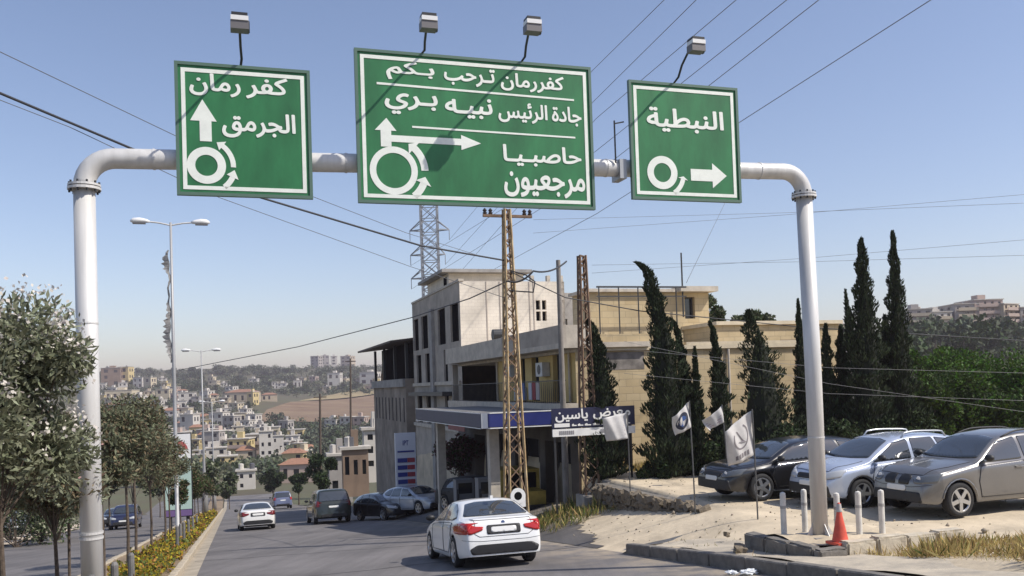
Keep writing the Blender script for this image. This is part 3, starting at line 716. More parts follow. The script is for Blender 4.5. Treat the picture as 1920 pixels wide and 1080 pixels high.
ca = MB().rbox(25.95, 26.05, 7.52, 9.10, 7.05, 7.13).build('crossarm', m_rustd, lp)
for nn in (7.58, 7.76, 8.86, 9.04):
    MB().lathe(rf(26, nn, 7.13), UP, [(0, 0), (0, .045), (.04, .075), (.08, .04), (.12, .07), (.17, .035), (.2, 0)], 10).build('insulator', M('insulator', (.03, .022, .02), .3), lp)
pl = MB().ring(rf(25.62, 8.22, -1.5), DN, UP, -DH, (0, 0), .10, .24, .03, 20); pl.prism([(-.24, -.34), (.24, -.34), (.24, -.02), (-.24, -.02)], rf(25.63, 8.22, -1.5), DN, UP, -DH, .02)
pl.cur = 1; pl.lathe(rf(25.60, 8.22, -1.5), -DH, [(0, .125), (.012, .125), (.012, 0)], 18); po = pl.build('round_plate', [m_white, m_hole]); tag(po, 'white arched plate with a dark round centre fixed low on the lattice pole', 'plate')
lattice_pole(27, 11.15, -2.0, 8.05, .24, .10, 16, 'darker rusty lattice pole standing behind the blue shop board', m_rustd)
cp = MB().lathe(rf(28.4, 10.85, -2.6), UP, [(0, 0), (0, .12), (8.7, .075), (8.7, 0)], 12); o = cp.build('concrete_pole', M('old_concrete', (.24, .22, .20), .9, noise=(2, .25)), smooth=False)
tag(o, 'plain grey concrete pole just left of the darker lattice pole', 'utility pole')

py = empty('power_pylon', (0, 0, 0), 'distant grey steel lattice power pylon with three arm levels behind the white building', 'pylon')
PYY = 130; ptop = atY(803, 360, PYY); px0 = ptop.x; pzb = -14.5; H_ = ptop.z - pzb; m_pyl = M('pylon_steel', (.30, .31, .33), .6, metal=.3)
py.location = (px0, PYY, pzb); py.matrix_world = Matrix.Translation(py.location)
hw = lambda v: 3.0 + (1.2 - 3.0) * min(1, v / .5)
mb = MB(); sg = [(-1, -1), (1, -1), (1, 1), (-1, 1)]
Cq = lambda k, v: Vector((px0 + sg[k % 4][0] * hw(v), PYY + sg[k % 4][1] * hw(v), pzb + H_ * v))
vs = [i / 22 for i in range(23)]
for i in range(22):
    for k in range(4):
        mb.bar(Cq(k, vs[i]), Cq(k, vs[i + 1]), .2); mb.bar(Cq(k, vs[i]), Cq(k + 1, vs[i + 1]), .1); mb.bar(Cq(k + 1, vs[i]), Cq(k, vs[i + 1]), .1); mb.bar(Cq(k, vs[i + 1]), Cq(k + 1, vs[i + 1]), .1)
mb.build('tower_body', m_pyl, py)
PYARM = []
for zpx in (432, 478, 522):
    za = atY(800, zpx, PYY).z
    for s in (-1, 1):
        a = MB()
        tip = Vector((px0 + s * (2.9 if s < 0 or zpx == 432 else 2.2), PYY, za))
        for q in (-1, 1):
            a.bar((px0 + s * .9, PYY + q * .9, za), tip, .14); a.bar((px0 + s * .9, PYY + q * .9, za + 1.6), tip, .12)
        a.bar(tip, tip - UP * 1.5, .09); PYARM.append(tip - UP * 1.5)
        a.build('crossarm', m_pyl, py)

# ================================================================== cables
m_cab = M('cable', (.035, .036, .04), .6); m_cabg = M('cable_grey', (.12, .125, .14), .6)
def cable(pts, r, label, sag=0.0, mat=None, group='overhead cables'):
    P = []
    for a, b in zip(pts, pts[1:]):
        for k in range(12): u = k / 12; P.append(a.lerp(b, u) - UP * (sag * 4 * u * (1 - u)))
    P.append(pts[-1]); o = MB().tube(P, r, 5).build('overhead_cable', mat or m_cab, smooth=True)
    tag(o, label, 'cable', group)
W1 = rf(26, 8.28, atY(945, 490, 27.3).z)
cable([atY(-40, 158, 16), atY(250, 280, 19.5), atY(480, 368, 22), atY(790, 461, 25.5), W1], .028, 'thick dark cable running from the upper left under the left sign to the lattice pole')
cable([atY(-40, 172, 17), atY(130, 238, 18), atY(410, 370, 22), atY(770, 500, 27), rf(26, 8.3, 4.5)], .009, 'thin cable just below the thick dark one on the left', mat=m_cabg)
cable([atY(-40, 78, 20), atY(330, 255, 26), atY(590, 370, 32), atY(760, 436, 37), atY(900, 480, 42)], .012, 'thin high cable crossing the sky behind the left sign', mat=m_cabg)
cable([atY(340, 693, 60), atY(560, 650, 48), atY(770, 596, 38), atY(880, 560, 31), atY(952, 527, 27)], .022, 'drooping dark cable rising from the distant lamps to the lattice pole')
cable([atY(952, 527, 27), atY(1000, 508, 27), atY(1062, 490, 29.5)], .03, 'dark bundled cable between the lattice pole and the concrete pole', sag=.15)
cable([atY(958, 510, 27), atY(1060, 558, 28), atY(1200, 583, 29), atY(1500, 613, 32), atY(1940, 640, 36)], .018, 'dark cable running right from the lattice pole across the stone building')
cable([atY(955, 545, 27), atY(1000, 548, 26.5), atY(1003, 528, 26.5), atY(985, 515, 27), atY(958, 508, 27.2)], .02, 'slack loop of cable hanging on the lattice pole')
ends = [(1245, 0, 46), (1305, 0, 44), (1380, 0, 42), (1475, 0, 40), (1535, 0, 38), (1745, 0, 34)]
mids = [(1110, 133, 0), (1113, 190, 0), (1118, 222, 0), (1115, 285, 0), (1112, 330, 0), (1120, 400, 0)]
names = ['first', 'second', 'third', 'fourth', 'fifth', 'sixth']
for k in range(6):
    e = atY(*ends[k]); midp = mids[k]
    src = [PYARM[1], PYARM[3], PYARM[5], PYARM[2], PYARM[4], atY(880, 530, 110)][k]
    md = atY(midp[0], midp[1], 64); nr = e + (e - md) * .6
    cable([src, md, e, nr], .020, f'high power line slanting to the upper right, {names[k]} from the left', mat=m_cabg, group='power lines to the upper right')
for a, b, c, d, l in ((1000, 437, 1940, 363, 'upper'), (1000, 412, 1940, 380, 'second'), (1110, 512, 1940, 448, 'third'), (1110, 497, 1940, 478, 'lowest')):
    cable([atY(a, b, 90), atY((a + c) / 2, (b + d) / 2 + 3, 80), atY(c, d, 70)], .016, f'faint power line crossing the right-hand sky, {l} of four', mat=M('cable_pale', (.30, .31, .33), .6), group='faint power lines on the right')
cable([atY(1362, 375, 70), atY(1287, 530, 45)], .014, 'thin guy wire from behind the right sign down to the roof aerial', mat=m_cabg)
for k, (a, b, c, d) in enumerate(((1170, 640, 1940, 775), (1170, 700, 1940, 752), (1170, 655, 1940, 700))):
    cable([atY(a, b, 27), atY((a + c) / 2, (b + d) / 2 + 12, 27.5), atY(c, d, 28)], .005, f'pale sagging wire strung in front of the cypresses, {["lowest on the right", "nearly level", "uppermost"][k]}', mat=M('wire_pale', (.22, .22, .23), .6), group='pale wires in front of the cypresses')

# ================================================================== posts, cone, bollards
m_post = M('grey_post', (.16, .155, .15), .7, noise=(5, .3)); m_bol = M('bollard_white', (.62, .60, .55), .7, noise=(6, .15))
k = 0
for n_, t_list, w in ((-1.62, (11.6, 13.75, 15.9), 0), (-3.15, (11.2, 12.0, 13.1), 0), (-1.7, (30.0, 31.8, 34.0, 37.5, 41.6, 46), 0)):
    for t in t_list:
        k += 1; z = G(t, n_) + .1
        o = MB().lathe(rf(t, n_, z - .1), UP, [(0, 0), (0, .055), (.98, .052), (1.02, .03), (1.02, 0)], 10).build('median_post', m_post)
        tag(o, ('short grey post on the planted median by the left gantry post' if t < 20 else 'short dark post standing in the yellow flowers along the median'), 'post', 'posts by the left gantry post' if t < 20 else 'posts in the median flowers')
bl = [(13.82, 9.45, 'leftmost white bollard left of the right gantry post'), (13.98, 10.01, 'white bollard close left of the right gantry post'), (13.25, 10.16, 'white bollard right behind the orange traffic cone'),
      (13.23, 10.60, 'first white bollard right of the traffic cone'), (13.19, 11.06, 'rightmost white bollard, in front of the grey car')]
for t, n_, lb in bl:
    z = -1.03; r = empty('white_bollard', rf(t, n_, z), lb, 'bollard', 'white bollards on the island')
    MB().lathe(rf(t, n_, z), UP, [(0, 0), (0, .052), (.74, .052), (.78, .045), (.80, 0)], 14).build('tube', m_bol, r)
    MB().lathe(rf(t, n_, z + .5), UP, [(0, .053), (0, .056), (.05, .056), (.05, .053)], 14).build('band', M('band_grey', (.35, .34, .32), .6), r)
co = empty('traffic_cone', rf(12.62, 9.72, -.98), 'faded orange-red traffic cone standing on the island before the gantry post', 'traffic cone')
m_cone = M('cone_red', (.62, .085, .05), .55, noise=(5, .25))
MB().lathe(rf(12.62, 9.72, -.98), UP, [(0.03, .135), (.46, .05), (.50, .045), (.66, .03), (.68, .0)], 20).build('cone_body', m_cone, co, smooth=True)
b = MB().rbox(12.45, 12.79, 9.55, 9.89, -1.0, -.955); b.build('cone_base', m_cone, co)
MB().lathe(rf(12.62, 9.72, -.98), UP, [(.52, .047), (.54, .049), (.655, .035), (.655, .03)], 20).build('cone_tip', M('cone_tip', (.45, .42, .40), .6), co)
bag = MB(); bm = bmesh.new(); bmesh.ops.create_icosphere(bm, subdivisions=3, radius=.13)
for v in bm.verts: v.co *= 1 + .35 * math.sin(v.co.x * 61) * math.sin(v.co.y * 53 + v.co.z * 47); v.co.z = max(v.co.z * .6, -.05)
me = bpy.data.meshes.new('litter_bag'); bm.to_mesh(me); bm.free(); me.materials.append(M('plastic_white', (.7, .72, .73), .35))
for k, (t, n_, s, lb) in enumerate(((12.75, 8.02, .8, 'crumpled white plastic litter lying in the gutter by the dark kerb, larger piece'), (12.95, 7.82, .5, 'small scrap of white litter on the road beside the larger piece'))):
    o = link('litter', me); o.location = rf(t, n_, G(t, n_) + .04); o.scale = (s * 1.5, s, s * .8); o.rotation_euler = (0, 0, k * 2 + .4); tag(o, lb, 'litter', 'litter in the gutter')
for k, (t, n_, s, lb) in enumerate(((14.1, 8.72, .13, 'squarish pale stone lying on the pavement near the dark kerb'), (14.9, 9.6, .07, 'small stone on the pavement edge by the dirt lot'), (16.2, 9.7, .06, 'little stone beside the pavement far end'), (15.5, 9.9, .05, 'pebble-sized stone on the dirt beside the pavement'))):
    o = link('stone', rv[k % 5]); o.location = rf(t, n_, G(t, n_) + s * .5 + (.18 if n_ < 9.9 else 0)); o.scale = (s, s * 1.1, s); o.rotation_euler = (.2, .1, k); tag(o, lb, 'stone')
# debris on the dirt
n = 1500; tt = rng.uniform(12, 30, n); nn = rng.uniform(8.8, 26, n); tt2 = tt; zz = Gv(tt, nn); sz = rng.uniform(.008, .035, n) * (1 + (rng.random(n) > .96) * 1.5)
Cn = np.stack([-math.sin(ANG) * tt + math.cos(ANG) * nn, math.cos(ANG) * tt + math.sin(ANG) * nn, zz + sz * .4], -1)
ov = np.array([(1, 0, 0), (-1, 0, 0), (0, 1, 0), (0, -1, 0), (0, 0, .8), (0, 0, -.8)], float); of = np.array([(0, 2, 4), (2, 1, 4), (1, 3, 4), (3, 0, 4), (2, 0, 5), (1, 2, 5), (3, 1, 5), (0, 3, 5)])
Vv = (Cn[:, None] + ov[None] * sz[:, None, None] * rng.uniform(.6, 1.4, (n, 6, 1))).reshape(-1, 3); Ff = (of[None] + 6 * np.arange(n)[:, None, None]).reshape(-1, 3)
tag(np_mesh('gravel', Vv, Ff, M('gravel', (.34, .29, .215), .9, island=.3)), kind='stuff')
# ================================================================== vehicles
m_tyre = M('tyre', (.016, .016, .017), .8); m_alloy = M('alloy', (.55, .56, .57), .3, metal=.85); m_alloyd = M('alloy_dark', (.10, .10, .105), .4, metal=.7)
m_trim = M('black_trim', (.018, .018, .019), .55); m_carglass = M('car_glass', (.04, .048, .056), .03, spec=1.0, coat=.5)  # glass base lifted to grey-blue, imitating reflections by colour
m_red = M('tail_red', (.45, .018, .012), .12, coat=.6); m_redd = M('tail_dark', (.16, .012, .012), .15, coat=.5); m_head = M('headlight', (.42, .44, .46), .08, coat=.8); m_headd = M('headlight_dark', (.10, .11, .12), .08, coat=.8)
m_plate = M('plate_white', (.72, .72, .70), .5); m_chrome = M('chrome', (.7, .7, .7), .12, metal=1)
def paint(name, rgb, metal=0.0, rough=.28): return M('paint_' + name, rgb, rough, metal=metal, coat=.8, noise=(2.2, .05))

def interp(keys):
    k = sorted(keys); xs = [a for a, _ in k]; ys = [b for _, b in k]
    return lambda x: float(np.interp(x, xs, ys))
STY = {}
STY['sedan'] = dict(L=4.53, W=1.82, wb=2.76, fo=.76, rw=.325, sill=.20, H=1.42,
    top=[(2.265, .56), (2.2, .67), (2.0, .78), (1.5, .89), (.98, .955), (.62, 1.14), (.25, 1.33), (0, 1.385), (-.35, 1.42), (-.8, 1.405), (-1.12, 1.34), (-1.45, 1.19), (-1.78, 1.035), (-1.95, 1.03), (-2.2, 1.04), (-2.265, .92)],
    wid=[(2.265, .66), (2.18, .78), (1.95, .865), (1.4, .90), (-1.4, .91), (-1.85, .885), (-2.15, .82), (-2.265, .755)],
    belt=[(2.265, .50), (2.1, .64), (1.5, .80), (.9, .88), (-1.0, .94), (-1.9, .96), (-2.265, .88)],
    roof=[(2.265, .8), (.98, .84), (.25, .68), (-.4, .655), (-1.12, .665), (-1.78, .80), (-2.265, .84)], cowl=.98, head=.25, tr=-1.12, xB=-.34,
    sidef=[(.86, .93), (.22, 1.265), (-.29, 1.335), (-.29, .965)], sider=[(-.39, .97), (-.39, 1.335), (-.85, 1.315), (-1.18, 1.19), (-1.42, 1.04), (-1.20, .99)],
    wind=[(.66, .99), (.565, 1.31), (.3, 1.345), (-.3, 1.345), (-.565, 1.31), (-.66, .99), (-.3, .965), (.3, .965)],
    rear=[(.71, 1.06), (.545, 1.305), (.3, 1.345), (-.3, 1.345), (-.545, 1.305), (-.71, 1.06)],
    tail=[(.90, .72), (.70, .715), (.45, .79), (.43, .86), (.62, .875), (.74, .945), (.90, .94)], tailw=[(-2.20, .76), (-1.97, .81), (-1.97, .88), (-2.13, .935), (-2.2, .935)],
    headl=[(.86, .60), (.50, .585), (.44, .68), (.62, .72), (.86, .76)], grille=[(.04, .52), (.30, .52), (.33, .66), (.26, .70), (.06, .70)], lower=[(-.7, .25), (.7, .25), (.62, .42), (-.62, .42)],
    diff=[(-.70, .305), (.70, .305), (.74, .42), (.58, .50), (-.58, .50), (-.74, .42)], platef=(-.26, .26, .40, .51), plater=(-.27, .27, .735, .845),
    doors=[[(.92, .30), (.97, .60), (.90, .87), (-.33, .93), (-.33, .30)], [(-.345, .30), (-.345, .93), (-1.26, .945), (-1.20, .80), (-1.05, .66), (-.98, .45), (-.98, .30)]], hand=[(-.18, .83), (-1.02, .85)], mir=(.72, .98), clad=0, rails=0)
STY['suv'] = dict(L=4.86, W=1.93, wb=2.93, fo=.86, rw=.375, sill=.30, H=1.755,
    top=[(2.43, .78), (2.34, .93), (2.1, 1.04), (1.5, 1.13), (1.10, 1.18), (.72, 1.39), (.35, 1.62), (.05, 1.70), (-.5, 1.755), (-1.3, 1.745), (-1.95, 1.68), (-2.15, 1.45), (-2.3, 1.12), (-2.42, 1.02)],
    wid=[(2.43, .70), (2.32, .82), (2.05, .92), (1.5, .955), (-1.6, .965), (-2.1, .93), (-2.42, .80)],
    belt=[(2.43, .66), (2.2, .86), (1.6, 1.0), (1.0, 1.07), (-1.2, 1.13), (-2.2, 1.13), (-2.42, .98)],
    roof=[(2.43, .8), (1.1, .86), (.35, .71), (-.4, .67), (-1.95, .66), (-2.3, .78), (-2.43, .8)], cowl=1.10, head=.35, tr=-1.95, xB=-.25,
    sidef=[(.93, 1.12), (.30, 1.54), (-.20, 1.625), (-.20, 1.16)], sider=[(-.30, 1.165), (-.30, 1.63), (-1.15, 1.63), (-1.24, 1.19)], sideq=[(-1.33, 1.195), (-1.25, 1.62), (-1.75, 1.57), (-1.98, 1.40), (-1.95, 1.25)],
    wind=[(.78, 1.22), (.62, 1.60), (.3, 1.645), (-.3, 1.645), (-.62, 1.60), (-.78, 1.22), (-.4, 1.20), (.4, 1.20)],
    rear=[(.70, 1.17), (.60, 1.60), (-.60, 1.60), (-.70, 1.17)],
    tail=[(.94, .95), (.62, .95), (.60, 1.08), (.94, 1.14)], tailw=[(-2.43, .95), (-2.05, 1.02), (-2.1, 1.13), (-2.43, 1.15)],
    headl=[(.88, .76), (.50, .73), (.44, .84), (.60, .90), (.88, .95)], grille=[(.05, .70), (.34, .70), (.37, .86), (.28, .91), (.07, .91)], lower=[(-.72, .34), (.72, .34), (.66, .56), (-.66, .56)],
    diff=[(-.7, .34), (.7, .34), (.66, .52), (-.66, .52)], platef=(-.27, .27, .565, .68), plater=(-.27, .27, .84, .95),
    doors=[[(1.0, .40), (1.06, .75), (.98, 1.06), (-.24, 1.125), (-.24, .40)], [(-.26, .40), (-.26, 1.125), (-1.26, 1.155), (-1.24, .95), (-1.08, .80), (-1.02, .55), (-1.02, .40)]], hand=[(-.06, .99), (-1.0, 1.02)], mir=(.82, 1.20), clad=0, rails=1)
STY['crossover'] = dict(L=4.52, W=1.82, wb=2.62, fo=.90, rw=.345, sill=.27, H=1.66,
    top=[(2.26, .72), (2.18, .88), (1.95, .99), (1.5, 1.06), (1.18, 1.11), (.75, 1.34), (.35, 1.545), (.05, 1.61), (-.5, 1.66), (-1.3, 1.63), (-1.85, 1.53), (-2.05, 1.36), (-2.18, 1.1), (-2.26, .95)],
    wid=[(2.26, .66), (2.15, .78), (1.9, .87), (1.4, .90), (-1.5, .91), (-2.0, .86), (-2.26, .75)],
    belt=[(2.26, .62), (2.05, .82), (1.5, .93), (1.0, .99), (-1.2, 1.07), (-2.1, 1.13), (-2.26, .95)],
    roof=[(2.26, .8), (1.18, .86), (.35, .71), (-.4, .67), (-1.85, .62), (-2.1, .74), (-2.26, .8)], cowl=1.18, head=.35, tr=-1.85, xB=-.2,
    sidef=[(1.0, 1.045), (.30, 1.465), (-.15, 1.54), (-.15, 1.085)], sider=[(-.25, 1.09), (-.25, 1.545), (-.95, 1.545), (-1.08, 1.13)], sideq=[(-1.15, 1.135), (-1.03, 1.54), (-1.45, 1.485), (-1.80, 1.30), (-1.6, 1.19)],
    wind=[(.74, 1.145), (.585, 1.50), (.3, 1.545), (-.3, 1.545), (-.585, 1.50), (-.74, 1.145), (-.3, 1.125), (.3, 1.125)],
    rear=[(.66, 1.12), (.52, 1.48), (-.52, 1.48), (-.66, 1.12)],
    tail=[(.80, .95), (.66, .95), (.56, 1.28), (.64, 1.30)], tailw=[(-2.26, .95), (-2.1, .95), (-1.98, 1.35), (-2.15, 1.35)],
    headl=[(.84, .74), (.46, .66), (.40, .77), (.60, .86), (.84, .92)], grille=[(-.36, .68), (.36, .68), (.38, .80), (-.38, .80)], lower=[(-.74, .30), (.74, .30), (.70, .56), (-.70, .56)],
    diff=[(-.7, .3), (.7, .3), (.7, .52), (-.7, .52)], platef=(-.26, .26, .52, .63), plater=(-.26, .26, .85, .96),
    doors=[[(1.02, .38), (1.05, .70), (.98, .985), (-.19, 1.05), (-.19, .38)], [(-.21, .38), (-.21, 1.05), (-1.08, 1.095), (-1.03, .86), (-.92, .70), (-.88, .50), (-.88, .38)]], hand=[(-.02, .93), (-.86, .97)], mir=(.86, 1.12), clad=1, rails=2)
b = dict(STY['suv']); b.update(W=2.0, H=1.86, L=4.95,
    top=[(2.43, .85), (2.36, 1.02), (2.1, 1.13), (1.5, 1.18), (1.15, 1.20), (.85, 1.42), (.55, 1.68), (.30, 1.80), (-.5, 1.86), (-1.5, 1.85), (-2.2, 1.80), (-2.32, 1.55), (-2.38, 1.2), (-2.45, 1.05)],
    wid=[(2.43, .78), (2.32, .88), (2.05, .95), (1.5, .985), (-1.6, .99), (-2.2, .97), (-2.45, .88)],
    belt=[(2.43, .70), (2.2, .90), (1.6, 1.06), (1.0, 1.12), (-1.2, 1.14), (-2.3, 1.14), (-2.45, 1.0)],
    roof=[(2.43, .8), (1.1, .90), (.55, .78), (-.4, .76), (-2.2, .75), (-2.38, .84), (-2.45, .86)], tr=-2.2, head=.55, cowl=1.15,
    sidef=[(.98, 1.16), (.5, 1.62), (-.20, 1.70), (-.20, 1.18)], sider=[(-.30, 1.18), (-.30, 1.71), (-1.25, 1.71), (-1.25, 1.19)], sideq=[(-1.35, 1.19), (-1.35, 1.71), (-2.0, 1.66), (-2.1, 1.22)],
    rear=[(.76, 1.2), (.70, 1.70), (-.70, 1.70), (-.76, 1.2)], tail=[(.98, .92), (.78, .92), (.78, 1.22), (.98, 1.22)], tailw=[(-2.45, .92), (-2.25, .92), (-2.25, 1.2), (-2.45, 1.2)], rails=0)
STY['boxy'] = b
h = dict(STY['crossover']); h.update(H=1.48, top=[(x, z * .90) for x, z in STY['crossover']['top']], rails=0, clad=0)
for k in ('sidef', 'sider', 'sideq', 'doors'): pass
STY['hatch'] = h
for k in ('belt',): h[k] = [(x, z * .9) for x, z in h[k]]
for k in ('sidef', 'sider', 'sideq', 'wind', 'rear', 'tail', 'tailw', 'headl', 'grille'): h[k] = [(a, z * .9) for a, z in h[k]]
h['doors'] = [[(a, z * .9) for a, z in d] for d in h['doors']]; h['hand'] = [(a, z * .9) for a, z in h['hand']]; h['mir'] = (h['mir'][0], h['mir'][1] * .9)
BODY = {}
def car_body(style, lod):
    key = (style, lod)
    if key in BODY: return BODY[key]
    S = STY[style]; top, wid, belt, roof = (interp(S[k]) for k in ('top', 'wid', 'belt', 'roof'))
    L = S['L']; xf, xr = S['top'][0][0], S['top'][-1][0]
    wf = xf - S['fo']; wr = wf - S['wb']; Ra = S['rw'] + .055
    xs = set(np.round(np.linspace(xr, xf, 26), 3))
    for c in (wf, wr):
        xs = {x for x in xs if abs(x - c) > Ra + .05}
        for d in (Ra + .02, Ra * .985, Ra * .82, Ra * .5): xs |= {round(c + d, 3), round(c - d, 3)}
        xs.add(round(c, 3))
    xs |= {round(xf - .03, 3), round(xr + .03, 3)}
    xs = sorted(xs); V = []; rows = []
    low0 = interp([(xr, S['sill'] + .07), (xr + .5, S['sill'] + .02), (xr + .9, S['sill']), (xf - .8, S['sill']), (xf - .3, S['sill'] + .0), (xf, S['sill'] + .04)])
    for x in xs:
        zt, w, zb, rh = top(x), wid(x), belt(x), roof(x); zb = min(zb, zt - .05); zl = low0(x)
        for c in (wf, wr):
            d = abs(x - c)
            if d <= Ra: zl = max(zl, S['rw'] + math.sqrt(max(0, Ra * Ra - d * d)))
        zl = min(zl, zb - .12); k = min(1, (zt - zb) / .14); h = zb - zl
        wt = rh if k >= 1 else rh
        pts = [(w * .955, zl), (w * .985, zl + .06 * min(1, h)), (w * 1.0, zl + h * .35), (w * .995, zl + h * .7), (w * .985, zb - .035), (w * .955, zb + .012 * k)]
        re = min(wt, w * .93); zr = zt - .075 * k - .012
        for f in (.33, .67): pts.append((w * .94 + (re + .02 - w * .94) * f, zb + .012 + (zr - zb) * f))
        pts += [(re, zr), (re - .07, zt - .030 * k - .006), (re * .55, zt - .006 * k), (0, zt)]
        end = 0
        row = []
        for y, z in pts:
            xx = x
            ef = max(0, 1 - (xf - x) / .45); er = max(0, 1 - (x - xr) / .45)
            xx -= ef * .16 * max(0, (z - .50)) ; xx += er * (.22 if style == 'sedan' else .16) * max(0, z - .62) + er * .25 * max(0, .36 - z)
            row.append((xx, y, z))
        rows.append(row)
    bm = bmesh.new(); m = len(rows[0]); grid = []
    for row in rows:
        a = [bm.verts.new(p) for p in row]; b_ = [bm.verts.new((p[0], -p[1], p[2])) for p in row[:-1]]
        grid.append(a + b_[::-1])
    cols = len(grid[0])
    for r0, r1 in zip(grid, grid[1:]):
        for j in range(cols - 1): bm.faces.new((r0[j], r0[j + 1], r1[j + 1], r1[j]))
    for r, flip in ((grid[0], 1), (grid[-1], 0)):
        for j in range(m - 1):
            A_, B_, C_, D_ = r[j], r[cols - 1 - j], r[cols - 2 - j], r[j + 1]
            if C_ is D_: f = (A_, B_, C_)
            else: f = (A_, B_, C_, D_)
            bm.faces.new(f if flip else f[::-1])
    bmesh.ops.recalc_face_normals(bm, faces=bm.faces[:])
    me0 = bpy.data.meshes.new('tmp'); bm.to_mesh(me0); bm.free()
    o = bpy.data.objects.new('tmp', me0); COL.objects.link(o)
    sm = o.modifiers.new('s', 'SUBSURF'); sm.levels = sm.render_levels = lod
    dg = bpy.context.evaluated_depsgraph_get(); dg.update(); me = bpy.data.meshes.new_from_object(o.evaluated_get(dg)); bpy.data.objects.remove(o)
    me.polygons.foreach_set('use_smooth', [True] * len(me.polygons)); me.name = 'body'
    bmx = bmesh.new(); bmx.from_mesh(me); bvh = BVHTree.FromBMesh(bmx); bmx.free()
    BODY[key] = (me, bvh, wf, wr, xf, xr); return BODY[key]
PATCH = {}
def patch_mesh(key, bvh, poly, axis, sgn, off=.011, cuts=3):
    if key in PATCH: return PATCH[key].copy()
    bm = bmesh.new(); vs = []
    # round the outline a little
    pl = []
    n = len(poly)
    for i in range(n):
        p0, p1, p2 = Vector(poly[i - 1]), Vector(poly[i]), Vector(poly[(i + 1) % n]); r = min(.035, (p0 - p1).length * .3, (p2 - p1).length * .3)
        a = p1 + (p0 - p1).normalized() * r; b2 = p1 + (p2 - p1).normalized() * r; pl += [a, (a + b2 + p1 * 2) / 4, b2]
    mk = (lambda a, b2: Vector((0, a, b2))) if axis == 'x' else (lambda a, b2: Vector((a, 0, b2)))
    f = bm.faces.new([bm.verts.new(mk(*p)) for p in pl]); bmesh.ops.triangulate(bm, faces=[f])
    for _ in range(8):
        le = [e for e in bm.edges if e.calc_length() > .07]
        if not le: break
        bmesh.ops.subdivide_edges(bm, edges=le, cuts=1); bmesh.ops.triangulate(bm, faces=bm.faces[:])
    d = Vector((-sgn, 0, 0)) if axis == 'x' else Vector((0, -sgn, 0))
    for v in bm.verts:
        o = v.co.copy(); o -= d * 5
        h = bvh.ray_cast(o, d)
        if h[0] is None or h[3] > 6.0: h = bvh.find_nearest(v.co - d * (1.8 if axis == 'x' else .8))
        nv = h[1] if h[1].dot(d) < 0 else -h[1]; v.co = h[0] + (nv * .7 - d * .3).normalized() * off
    out = -d
    if sum(f.normal.dot(out) * f.calc_area() for f in bm.faces) < 0: bmesh.ops.reverse_faces(bm, faces=bm.faces[:])
    be = [e for e in bm.edges if e.is_boundary]; r = bmesh.ops.extrude_edge_only(bm, edges=be)
    for g_ in r['geom']:
        if isinstance(g_, bmesh.types.BMVert): g_.co += d * (off + .02)
    bmesh.ops.recalc_face_normals(bm, faces=bm.faces[:])
    me = bpy.data.meshes.new('patch'); bm.to_mesh(me); bm.free(); me.polygons.foreach_set('use_smooth', [len(p.vertices) == 3 for p in me.polygons])
    PATCH[key] = me; return me.copy()
WH = {}
def wheel_meshes(rw, spokes):
    if (rw, spokes) in WH: return WH[(rw, spokes)]
    t = MB(); w = .21; rr = rw * .70
    t.lathe((0, -w / 2, 0), (0, 1, 0), [(0.02, rr - .015), (0, rr + .01), (.0, rw - .035), (.03, rw - .004), (.06, rw), (w - .06, rw), (w - .03, rw - .004), (w, rw - .035), (w, rr + .01), (w - .02, rr - .015)], 30)
    me = bpy.data.meshes.new('tyre'); me.from_pydata([tuple(v) for v in t.v], [], t.f); me.materials.append(m_tyre); me.polygons.foreach_set('use_smooth', [True] * len(me.polygons))
    r = MB(); r.lathe((0, -.085, 0), (0, 1, 0), [(0, rr - .035), (-.018, rr - .02), (-.018, rr), (.17, rr)], 30)      # outer side is -y
    for k in range(spokes):
        a = 2 * math.pi * k / spokes; u = Vector((math.cos(a), 0, math.sin(a))); s = Vector((-math.sin(a), 0, math.cos(a)))
        r.obox(u * (rr * .52) + Vector((0, -.088, 0)), u * (rr * .46), s * (.030 if spokes > 6 else .042), Vector((0, .016, 0)))
    r.lathe((0, -.11, 0), (0, 1, 0), [(0, 0), (0, .065), (.05, .07)], 16)
    me2 = bpy.data.meshes.new('rim'); me2.from_pydata([tuple(v) for v in r.v], [], r.f); me2.materials.append(m_alloy)
    dk = MB(); dk.lathe((0, -.03, 0), (0, 1, 0), [(0, 0), (0, rr)], 24); me3 = bpy.data.meshes.new('brake_disc'); me3.from_pydata([tuple(v) for v in dk.v], [], dk.f); me3.materials.append(m_alloyd)
    WH[(rw, spokes)] = (me, me2, me3); return WH[(rw, spokes)]
